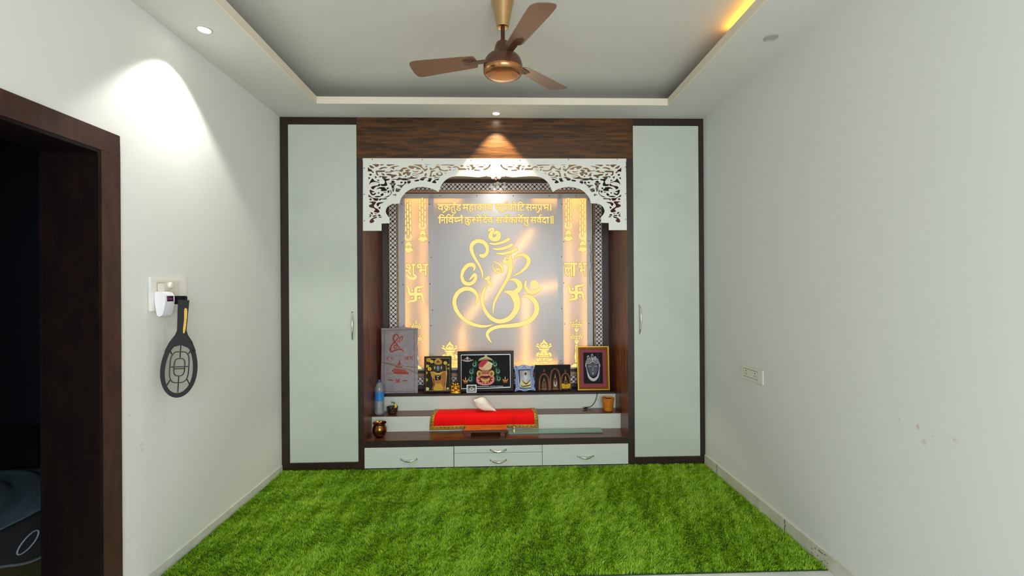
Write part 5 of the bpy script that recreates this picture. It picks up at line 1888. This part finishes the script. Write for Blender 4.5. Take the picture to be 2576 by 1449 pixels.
def cloth_pt(u, k):
    y, z = prof[k]
    fall = max(0, min(1, (acc[k] - .19) / .12))
    s_ = acc[k] / tot
    flare = .018 * (s_ - .5)             # the front edge hangs a little wider
    x = XC0 + (XC1 - XC0) * u + flare * (2 * u - 1) + .006 * math.sin(s_ * 5) * (1 - u)
    y += .004 * math.sin(u * 11 + 1) * fall - .004 * fall * math.sin(u * 23) ** 2
    z += (.003 * math.sin(u * 7) + .002 * math.sin(u * 17 + 2)) * (1 - fall) + fall * .004 * math.sin(u * 4.2) + .012 * fall * (u - .35) * (k / len(prof))
    return (x, min(y, 4.1235) if fall > 0 else y, z + .001 + .0045 * (1 - fall))


BRD = .034


def zone(u, k):
    d = min(u, 1 - u) * (XC1 - XC0)
    if d < BRD or acc[k] > tot - .036:
        return 1
    return 1 if acc[k] < .012 else 0


us = sorted(set([0, 1, BRD / (XC1 - XC0), 1 - BRD / (XC1 - XC0)] + [i / nu for i in range(nu + 1)]))
parts_ = (MB(), MB())
for k in range(len(prof) - 1):
    for i in range(len(us) - 1):
        zz = zone((us[i] + us[i + 1]) / 2, k)
        parts_[zz].add([cloth_pt(us[i], k), cloth_pt(us[i + 1], k), cloth_pt(us[i + 1], k + 1), cloth_pt(us[i], k + 1)], [(0, 1, 2, 3)])
M_REDC = pbr('red_satin', 'f00805', .7, bump=(600, .15), **{'Specular IOR Level': .15})
M_ZARI = pbr('gold_brocade', 'c79a2e', .4, .35, noise=(130., '8a6414'), bump=(400, .4))


def weld(o):
    bm = bmesh.new(); bm.from_mesh(o.data)
    bmesh.ops.remove_doubles(bm, verts=bm.verts, dist=2e-5)
    bmesh.ops.recalc_face_normals(bm, faces=bm.faces)
    bm.to_mesh(o.data); bm.free()
    o.data.polygons.foreach_set('use_smooth', [True] * len(o.data.polygons))
    sm = o.modifiers.new('thickness', 'SOLIDIFY'); sm.thickness = .0016; sm.offset = 0


o = parts_[0].build('red_field', M_REDC, t); weld(o)
bo = parts_[1].build('gold_border', M_ZARI, t); weld(bo)
m = MB()
K0 = next(k for k in range(len(prof)) if acc[k] > tot - .02)
for i in range(27):                      # maroon flowers woven in the border
    u = .03 + .94 * i / 26
    p = cloth_pt(u, K0)
    m.lathe([(.0045, 0), (.0045, .0018)], (0, 0, 0), 8) if False else m.add([(p[0] + .0048 * math.cos(a), p[1] - .0022, p[2] + .0055 * math.sin(a)) for a in np.linspace(0, 2 * PI, 9)[:-1]], [tuple(range(8))])
for s_ in (0.014, -.014):
    for k in range(4, len(prof) - 4, 3):
        p = cloth_pt(s_ / (XC1 - XC0) if s_ > 0 else 1 + s_ / (XC1 - XC0), k)
        q = cloth_pt(s_ / (XC1 - XC0) if s_ > 0 else 1 + s_ / (XC1 - XC0), k + 1)
        d = Vector(q) - Vector(p); d.normalize()
        n = Vector((0, -1, 0)) if abs(d.z) > abs(d.y) else Vector((0, 0, 1))
        c_ = Vector(p) + n * .0018
        m.add([c_ + Vector((1, 0, 0)) * .0048 * math.cos(a) + d * .0055 * math.sin(a) for a in np.linspace(0, 2 * PI, 9)[:-1]], [tuple(range(8))])
m.build('woven_pattern', pbr('maroon_weave', '5c2412', .7), bo)

# ---- conch lying on the cloth
pc = at(1219, 1026, 4.185)
base = Vector((pc.x, 4.185, S2 + .0175))
t = thing('conch', base, 'white conch shell lying on the red cloth', 'shell')
Mx = Matrix.Translation(base + Vector((0, 0, .050))) @ Matrix.Rotation(math.radians(27), 4, 'Y') @ Matrix.Rotation(math.radians(-90), 4, 'Y')
prof_c = smooth_loop([(.003, .108), (.012, .105), (.018, .098), (.024, .090), (.040, .078), (.055, .060), (.064, .036), (.063, .010), (.052, -.018), (.036, -.044), (.023, -.066), (.014, -.086), (.008, -.104), (.002, -.114)], 3, closed=False)
m = MB(Mx)
n = 36
vs, fs = [], []
for i, (r, z) in enumerate(prof_c):
    for k in range(n):
        a = 2 * PI * k / n
        rr_ = r * (1 + .10 * math.sin(a + z * 30) + .04 * math.sin(5 * a + z * 40) * (1 if z > .02 else .2)) * .82
        vs.append((rr_ * math.cos(a), rr_ * .86 * math.sin(a), z))
for i in range(len(prof_c) - 1):
    for k in range(n):
        k2 = (k + 1) % n
        fs.append((i * n + k, i * n + k2, (i + 1) * n + k2, (i + 1) * n + k))
fs += [tuple(range(n)), tuple((len(prof_c) - 1) * n + k for k in range(n))]
m.add(vs, fs)
o = m.build('shell_body', pbr('conch_white', 'efe9dd', .5, bump=(60, .15)), t, smooth=80)
zs = [(o.matrix_parent_inverse @ v.co).z for v in o.data.vertices]
dz = min(v.co.z for v in o.data.vertices)
for v in o.data.vertices:
    v.co.z -= dz
m = MB(Mx)
m.tube([(.038, -.012, .030), (.044, -.016, .0), (.036, -.014, -.035), (.018, -.008, -.075)], [.004, .0055, .005, .002], 8)
l = m.build('lip', pbr('conch_pink_lip', 'e0c4b4', .45), t, smooth=60)
for v in l.data.vertices:
    v.co.z -= dz

# ---- low wooden stool (two feet boards)
YS0, YS1 = 3.945, 4.085
sx0, sx1 = at(1166.5, 1085, YS0).x, at(1276, 1085, YS0).x
t = thing('wooden_stool', ((sx0 + sx1) / 2, (YS0 + YS1) / 2, S1), 'low orange-brown wooden prayer stool on the bottom step', 'stool')
zt_s = at(1221, 1081, YS0).z
M_STOOL = pbr('stool_varnish', 'de7c2c', .3, noise=(7., 'b05a1e', (1., 7., 7.)))
M_STOOLD = pbr('stool_dark_edge', '6a3020', .4, noise=(7., '4a2016', (1., 7., 7.)))
m = MB()
vt = [(sx0, YS0, zt_s), (sx1, YS0, zt_s), (sx1 - .003, YS1, zt_s), (sx0 + .012, YS1, zt_s)]
m.add(vt + [(x, y, z - .024) for x, y, z in vt], [(0, 1, 2, 3), (4, 7, 6, 5), (0, 4, 5, 1), (1, 5, 6, 2), (2, 6, 7, 3), (3, 7, 4, 0)])
m.build('seat', M_STOOL, t, bevel=.003)
MB().box(sx0 + .001, sx1 - .001, YS0 - .002, YS0 + .004, zt_s - .0235, zt_s - .003).build('front_edge', M_STOOLD, t, bevel=.001)
for x0, x1 in ((sx0 + .006, sx0 + .060), (sx1 - .058, sx1 - .020)):
    MB().box(x0, x1, YS0 + .012, YS1 - .008, S1 + .0006, zt_s - .024).build('leg', M_STOOLD, t, bevel=.002)

# ---- thick glass shelf lying on the bottom step
gx0, gx1 = sx1 + .010, at(1517, 1080, 4.0).x
t = thing('glass_shelf', ((gx0 + gx1) / 2, 4.03, S1), 'loose thick greenish glass shelf lying flat on the bottom step', 'glass shelf')
gm_ = bpy.data.materials.new('green_glass')
gm_.use_nodes = True
b_ = gm_.node_tree.nodes['Principled BSDF']
b_.inputs['Base Color'].default_value = lin('8fb8ac')
b_.inputs['Roughness'].default_value = .12
b_.inputs['Transmission Weight'].default_value = .55
b_.inputs['IOR'].default_value = 1.5
o = MB().box(gx0, gx1, 4.000, 4.095, S1 + .0006, S1 + .0130).build('pane', gm_, t, bevel=.004, seg=3)

# ---- incense holder
base = at(1293.5, 1086, 4.035); base.z = S1 + .0136
t = thing('incense_holder', base, 'tiny brass bell-shaped incense holder standing on the glass shelf', 'incense holder')
m = MB()
m.lathe([(.0165, 0), (.0165, .002), (.012, .006), (.009, .014), (.0075, .021), (.0045, .025), (.0075, .029), (.0088, .034), (.0070, .039), (.0025, .042)], base, 22)
m.build('holder', pbr('pale_brass', 'd8c49a', .3, .7), t, smooth=50)
MB().tube([base + Vector((0, 0, .040)), base + Vector((-.001, .002, .115)), base + Vector((-.002, .003, .150))], .0014, 6).build('incense_stick', pbr('incense_stick', '4a2a30', .8), t)

# ---- copper pot
base = at(955, 1090, 3.985); base.z = S1 + .0005
base.x = max(base.x, NX0 + .068)
t = thing('copper_pot', base, 'round copper water pot with flared rim on the bottom step', 'pot')
g = 3.985 / F
m = MB()
m.lathe([(.001, .002), (.026, 0), (.030, .003), (.046, .018), (.057, .040), (.0600, .062), (.058, .078), (.052, .092), (.047, .100), (.0465, .105), (.053, .113), (.057, .118), (.0565, .121), (.051, .117), (.044, .107), (.0435, .100), (.049, .090), (.054, .076), (.056, .060), (.050, .035), (.03, .010), (.001, .007)], base, 44, cap=False)
m.build('body', pbr('aged_copper', 'a8703a', .2, 1.0, noise=(14., '7a4a24')), t, smooth=60)

# ---- plastic bottle
base = at(961, 1046, 4.20); base.z = S2 + .0006
base.x = NX0 + .0475
t = thing('water_bottle', base, 'clear plastic water bottle with blue label and cap in the niche corner', 'bottle')
pm = bpy.data.materials.new('clear_plastic')
pm.use_nodes = True
nt = pm.node_tree
gb = nt.nodes.new('ShaderNodeBsdfGlossy'); gb.inputs['Roughness'].default_value = .12
tb = nt.nodes.new('ShaderNodeBsdfTransparent'); tb.inputs[0].default_value = (.86, .9, .92, 1)
fr_ = nt.nodes.new('ShaderNodeFresnel'); fr_.inputs[0].default_value = 1.6
mxs = nt.nodes.new('ShaderNodeMixShader')
nt.links.new(fr_.outputs[0], mxs.inputs[0]); nt.links.new(tb.outputs[0], mxs.inputs[1]); nt.links.new(gb.outputs[0], mxs.inputs[2])
df_ = nt.nodes.new('ShaderNodeBsdfDiffuse'); df_.inputs[0].default_value = (.8, .85, .9, 1)
mx2 = nt.nodes.new('ShaderNodeMixShader'); mx2.inputs[0].default_value = .16
nt.links.new(mxs.outputs[0], mx2.inputs[1]); nt.links.new(df_.outputs[0], mx2.inputs[2])
nt.links.new(mx2.outputs[0], nt.nodes['Material Output'].inputs[0])
m = MB()
m.lathe([(.030, .001), (.036, .004), (.0395, .012), (.040, .03), (.038, .036), (.040, .042), (.038, .048), (.040, .054), (.040, .215), (.038, .232), (.031, .256), (.021, .275), (.0145, .284), (.0145, .291)], base, 32)
m.build('body', pm, t, smooth=50)
m = MB(); m.lathe([(.0405, .125), (.0406, .127), (.0406, .199), (.0405, .201)], base, 32, cap=False)
lb = m.build('label', pbr('blue_label', '1266b4', .35, noise=(60., '2f8ad0')), t, smooth=40)
m = MB(); m.lathe([(.0165, .285), (.017, .287), (.017, .303), (.015, .306), (.001, .306)], base, 24); m.build('cap', pbr('blue_cap', '1c3f96', .4), t, smooth=40)

# ---- steel bowl with a banana and scraps
base = at(987, 1042, 4.215); base.z = S2 + .0006
t = thing('steel_bowl', base, 'small steel bowl standing beside the water bottle', 'bowl')
m = MB()
m.lathe([(.001, .004), (.028, 0), (.031, .002), (.045, .018), (.049, .040), (.0495, .056), (.052, .058), (.0525, .0605), (.048, .059), (.047, .040), (.043, .020), (.028, .006), (.001, .005)], base, 36, cap=False)
m.build('body', pbr('steel', '8f8d8a', .22, 1.0), t, smooth=50)
bbase = base + Vector((.012, -.004, .012))
t = thing('banana', bbase, 'short yellow banana resting in the steel bowl', 'banana')
pts = [bbase + Vector(q) for q in ((-.012, -.016, .008), (.006, -.020, .020), (.018, -.016, .038), (.021, -.010, .058), (.012, -.004, .078))]
pts2 = smooth_loop([tuple(p) for p in pts], 4, closed=False)
m = MB(); m.tube(pts2, [.006 + .0065 * math.sin(PI * i / (len(pts2) - 1)) ** .7 for i in range(len(pts2))], 10)
m.build('fruit', pbr('banana_yellow', 'dcc02a', .5, noise=(60., 'a88a1c')), t, smooth=60)
m = MB(); m.tube([pts2[-1], (pts2[-1][0] - .012, pts2[-1][1], pts2[-1][2] + .010), (pts2[-1][0] - .032, pts2[-1][1], pts2[-1][2] + .012)], [.005, .0045, .0035], 8)
m.build('stalk', pbr('banana_stalk', '2c2416', .7), t, smooth=60)
ob = base + Vector((-.016, .010, .030))
t = thing('plum', ob, 'dark round fruit lying behind the banana in the steel bowl', 'fruit')
m = MB(); m.ball(ob + Vector((0, 0, .012)), (.024, .022, .022), 18, 12); m.build('flesh', pbr('dark_plum', '2a2018', .4), t, smooth=70)

# ---- orange terracotta cup
base = at(1530, 1030, 4.205); base.z = S2 + .0006
g = 4.205 / F
t = thing('terracotta_cup', base, 'orange terracotta cup with dark contents on the middle step', 'cup')
m = MB()
m.lathe([(.001, .002), (.034, 0), (.038, .003), (.040, .012), (.0405, .018), (.048, .055), (.0535, .098), (.0555, .112), (.0560, .118), (.0535, .1195), (.051, .114), (.046, .070), (.038, .020), (.001, .014)], base, 40, cap=False)
m.build('body', pbr('orange_terracotta', 'c97a1e', .5, noise=(40., 'b0641a'), bump=(120, .3)), t, smooth=50)
m = MB(); m.lathe([(.049, .100), (.03, .103), (.001, .104)], base, 24, cap=False)
for k in range(7):
    a = k * 2.4
    m.ball(base + Vector((.026 * math.cos(a), .026 * math.sin(a), .104)), (.013, .011, .009), 8, 6)
m.build('ash', pbr('charred_ash', '2a1c12', .9), t, smooth=60)

# ---- black cable with its plug
t = thing('cable', (at(1490, 1010, 4.30).x, 4.25, S2), 'thin black cable hanging from under the gold picture frame with a loose plug', 'cable')
pts = [tuple(at(1503, 989.5, 4.315)), tuple(at(1503.5, 991.5, 4.301)), tuple(at(1500, 1003, 4.297)), tuple(at(1495, 1014, 4.297)), tuple(at(1489, 1021, 4.295))]
q = at(1484, 1023.5, 4.290)
pts += [tuple(q)]
pts[0] = (pts[0][0], 4.326, S3 + .0075); pts[1] = (pts[1][0], 4.2995, S3 + .0035)
pe = at(1479, 1025, 4.283)
e_ = Vector((pe.x, 4.283, S2 + .0125))
pts += [tuple(e_)]
MB().tube(smooth_loop(pts, 5, closed=False), .0030, 8).build('cord', M_BLACK, t, smooth=60)
d_ = Vector((at(1467, 1027, 4.255).x - e_.x, -.028, -.002))
m = MB()
m.tube([e_, e_ + d_ * .15, e_ + d_ * .2, e_ + d_ * .8, e_ + d_ * .85], [.004, .0045, .0080, .0082, .0065], 8)
pl = m.build('plug_body', M_BLACK, t, smooth=40)
m = MB(); m.tube([e_ + d_ * .85, e_ + d_ * 1.1], [.0048, .0048], 8); m.build('plug_tip', pbr('steel_tip', '9a9890', .3, .9), t)

# ================================================================== LEFT WALL: SOCKET, PLUG-IN, BAT
def lw(px, py, off):
    return atx(px, py, XL + off)


zt0, zb0 = lw(420, 698, 0).z, lw(420, 781, 0).z
ya, yb_ = 2.430, 2.711
t = thing('switch_plate', (XL, (ya + yb_) / 2, (zt0 + zb0) / 2), 'large white switch and socket plate on the left wall by the doorway', 'switch plate')
MB().box(XL + .0003, XL + .012, ya, yb_, zb0, zt0).build('cover_plate', M_WPLAST, t, bevel=.004)
y1, y2 = lw(391, 715, .014).y, lw(452, 715, .014).y
za, zb1 = lw(420, 706, .014).z, lw(420, 772, .014).z
ins = MB().box(XL + .011, XL + .0145, y1, y2, zb1, za).build('insert', pbr('ivory_plastic', 'dcd6c8', .3), t, bevel=.0015)
pr = lw(428.5, 718, .016)
MB(Matrix.Translation((XL + .0143, pr.y, pr.z)) @ Matrix.Rotation(PI / 2, 4, 'Y')).lathe([(.017, 0), (.017, .006), (.012, .012), (.001, .013)], n=24).build('dimmer_knob', M_WPLAST, ins, smooth=40)
MB().box(XL + .0143, XL + .0170, y1 + .010, y1 + .062, za - .062, za - .012).build('rocker', M_WPLAST, ins, bevel=.002)

# plug-in device
pA = lw(390, 738, .06)
yd0 = atx(390, 765, XL + .016).y
yd1 = min(atx(438.5, 765, XL + .066).y, yd0 + .075)
t = thing('plug_in_device', (XL + .05, (yd0 + yd1) / 2, 1.41), 'white rounded plug-in device with small dark display in the wall socket', 'plug-in device')
zT, zB = at(412, 734, 2.42).z, at(412, 796, 2.42).z
m = MB()
sh = smooth_loop([(.0155, zT - .006), (.034, zT), (.055, zT - .005), (.067, zT - .026), (.066, zT - .065), (.056, zB + .016), (.044, zB), (.026, zB + .003), (.019, zB + .04), (.0155, zB + .06)], 4)
m.flat([sh], lambda x, z, d: (XL + x, yd0 + d, z), yd1 - yd0)
bd2 = m.build('housing', pbr('gloss_white_plastic', 'eceaf0', .25), t, smooth=35)
zc_ = zT - .036
MB().box(XL + .064, XL + .0685, yd0 + .012, yd1 - .010, zc_ - .014, zc_ + .014).build('display', pbr('dark_display', '2a1730', .2), t)
mm = MB().box(XL + .0684, XL + .0690, yd0 + .020, yd1 - .018, zc_ - .006, zc_ + .004)
mm.build('glowing_readout', emit('purple_readout', '7a2f6a', .5), t)
MB().box(XL + .0150, XL + .019, yd0 + .02, yd1 - .02, zT - .06, zT - .02).build('plug_pins', pbr('brass_pins', 'b89a50', .3, 1), t)

# electric mosquito bat, its folding plug pushed in the socket
ang = math.radians(52)                   # width direction swings out from the wall
Xb = XL + .105
pb = atx(462, 757, Xb)
pe_ = atx(446, 1000, Xb)
t = thing('mosquito_bat', (Xb, pb.y, pb.z), 'black electric mosquito bat with yellow handle stripe hanging from the socket', 'mosquito bat')
ax_ = Vector((pe_.x - pb.x, pe_.y - pb.y, pe_.z - pb.z)); LB = ax_.length; ax_.normalize()
wdir = Vector((math.sin(ang), math.cos(ang), 0)); wdir = (wdir - ax_ * wdir.dot(ax_)).normalized()
nrm = ax_.cross(wdir).normalized()
if nrm.y > 0:
    nrm = -nrm


def bt(u, v, d=0.0):                     # u along the width, v down the bat, d towards the viewer
    return pb + wdir * u + ax_ * v + nrm * d


hc, ha, hb = LB - .158, .079, .158       # head centre, half width, half length
handle = [(-.020, 0), (.020, 0), (.021, .10), (.0195, .155), (.027, .180), (.048, .215), (.062, .262), (.047, .262), (.030, .242), (.0, .232), (-.030, .242), (-.047, .262), (-.062, .262), (-.048, .215), (-.027, .180), (-.0195, .155), (-.021, .10)]
outer_ = [(ha * math.sin(a) * (1 - .10 * math.cos(a)), hc - hb * math.cos(a)) for a in np.linspace(0, 2 * PI, 49)[:-1]]
inner_ = [(.060 * math.sin(a) * (1 - .12 * math.cos(a)), hc + .004 - .132 * math.cos(a)) for a in np.linspace(0, 2 * PI, 49)[:-1]]
m = MB(); m.flat([handle[:1] + handle[1:]], lambda x, y, d: bt(x, y, .014 - d), .028)
hd = m.build('handle', pbr('black_bat_plastic', '0c0c0e', .5, **{'Specular IOR Level': .25}), t, bevel=.004)
m = MB(); m.flat([outer_, inner_], lambda x, y, d: bt(x, y, .010 - d), .020)
hf = m.build('head_frame', pbr('black_bat_plastic', '0c0c0e', .5, **{'Specular IOR Level': .25}), t)
m = MB(); m.flat([smooth_loop([(.004, .045), (.016, .045), (.0175, .10), (.013, .165), (.004, .163), (.006, .10)], 3)], lambda x, y, d: bt(x, y, .0165 - d), .003)
gs = m.build('grip_stripe', pbr('yellow_grip', 'd8a832', .45), hd)
m = MB()
for v in (.052, .10, .157):
    c0 = bt(.0105, v, .0166)
    m.tube([c0, c0 + nrm * .0008], .0016, 8)
m.build('rivet', M_SCREW, gs)
RIB = pbr('black_rib', '1c1c1e', .5)


def inside(u, v):
    return ((u / .062) ** 2 + ((v - hc - .004) / .134) ** 2) < 1


m = MB()
for r_ in (.023, .041):
    k_ = 1.95
    m.tube([bt(r_ * math.copysign(abs(math.cos(a)) ** .6, math.cos(a)), hc + .002 + r_ * k_ * math.copysign(abs(math.sin(a)) ** .6, math.sin(a)), .006) for a in np.linspace(0, 2 * PI, 29)[:-1]], .0028, 6, closed=True)
for (a, b_) in (((0, hc - .125), (0, hc - .046)), ((0, hc + .048), (0, hc + .132)), ((-.041, hc), (.041, hc)), ((-.023, hc + .010), (.023, hc + .010))):
    m.tube([bt(a[0], a[1], .006), bt(b_[0], b_[1], .006)], .0028, 6)
for sx in (-1, 1):
    for sy in (-1, 1):
        m.tube([bt(sx * .036, hc + sy * .066, .006), bt(sx * .049, hc + sy * .094, .006)], .0030, 6)
m.build('guard_ribs', RIB, hf)
m = MB()
stp = .0052
for lay, d in ((0, .0015), (1, -.0025)):
    for i in range(-11, 12):
        if lay == 0:
            u = i * stp
            hv = .130 * math.sqrt(max(0, 1 - (u / .0605) ** 2))
            if hv > .01:
                m.tube([bt(u, hc + .004 - hv, d), bt(u, hc + .004 + hv, d)], .00055, 4)
    for i in range(-25, 26):
        v = i * stp
        hu = .0605 * math.sqrt(max(0, 1 - (v / .132) ** 2))
        if hu > .01 and lay == 1:
            m.tube([bt(-hu, hc + .004 + v, d), bt(hu, hc + .004 + v, d)], .00055, 4)
m.build('wire_mesh', pbr('bare_wire', '8d8880', .35, .6), hf)
# plug arm from the handle top to the socket
pk = Vector((XL + .0155, pb.y + .012, at(455, 752, pb.y).z))
m = MB()
m.box(XL + .019, Xb + .004, pb.y - .016 + .012, pb.y + .016 + .012, pk.z - .028, pk.z + .016)
m.build('folding_plug', pbr('black_bat_plastic', '0c0c0e', .5, **{'Specular IOR Level': .25}), t, bevel=.004)
m = MB()
for s_ in (-.009, .009):
    m.tube([(XL + .0150, pb.y + .012 + s_, pk.z - .004), (XL + .0195, pb.y + .012 + s_, pk.z - .004)], .0022, 8)
m.build('plug_pins', pbr('brass_pins', 'b89a50', .3, 1), t)

# ================================================================== RIGHT WALL: SOCKET
ry0, ry1 = 3.010, 3.280
rz0, rz1 = .8465, .9385
t = thing('socket_plate', (XR, (ry0 + ry1) / 2, (rz0 + rz1) / 2), 'white double socket plate low on the right wall', 'socket plate')
MB().box(XR - .0065, XR - .0003, ry0, ry1, rz0, rz1).build('cover_plate', pbr('cream_plastic', 'd9dacb', .4), t, bevel=.002)
iy0, iy1 = ry0 + .062, ry1 - .030
ins = MB().box(XR - .0078, XR - .006, iy0, iy1, rz0 + .020, rz1 - .018).build('insert', pbr('cream_plastic', 'd9dacb', .4), t, bevel=.001)
m = MB()
for a in ((iy0, iy1, rz0 + .0185, rz0 + .020), (iy0, iy1, rz1 - .018, rz1 - .0165), (iy0 - .0015, iy0, rz0 + .0185, rz1 - .0165), (iy1, iy1 + .0015, rz0 + .0185, rz1 - .0165)):
    m.box(XR - .0070, XR - .0062, *a)
m.build('joint_line', pbr('dark_joint', '3a3a32', .8), t)
m = MB()
for yc in (iy0 + .030, iy1 - .034):
    zc2 = (rz0 + rz1) / 2
    for (dy, dz_, r_) in ((0, .013, .0045), (-.010, -.004, .0030), (.010, -.004, .0030), (-.010, -.013, .0026), (.010, -.013, .0026)):
        Mh = Matrix.Translation((XR - .0080, yc + dy, zc2 + dz_)) @ Matrix.Rotation(PI / 2, 4, 'Y')
        mb2 = MB(Mh); mb2.lathe([(r_, -.0002), (r_, .0004)], n=12)
        m.add(mb2.v, mb2.f)
m.build('pin_hole', pbr('pin_hole_black', '14140f', .9), ins)

# ---- loose thin wires beside the light panel
wp = at(1492, 620, 4.496)
t = thing('dangling_wire', (wp.x, 4.49, wp.z), 'thin tangled dark wires hanging along the right edge of the light panel', 'wire')
for k, pts in enumerate(([(1501, 548), (1495, 575), (1489, 600), (1487, 640), (1488, 690), (1492, 712)], [(1503, 560), (1493, 590), (1491, 625), (1485, 650), (1489, 668), (1483, 690), (1485, 720)],
                         [(1487, 612), (1484, 622), (1488, 632), (1483, 640), (1489, 650), (1484, 660)])):
    q = smooth_loop([tuple(at(x, y, 4.4955)) for x, y in pts], 5, closed=False)
    MB().tube(q, .0011, 5).build('strand', M_BLACK, t, smooth=60)
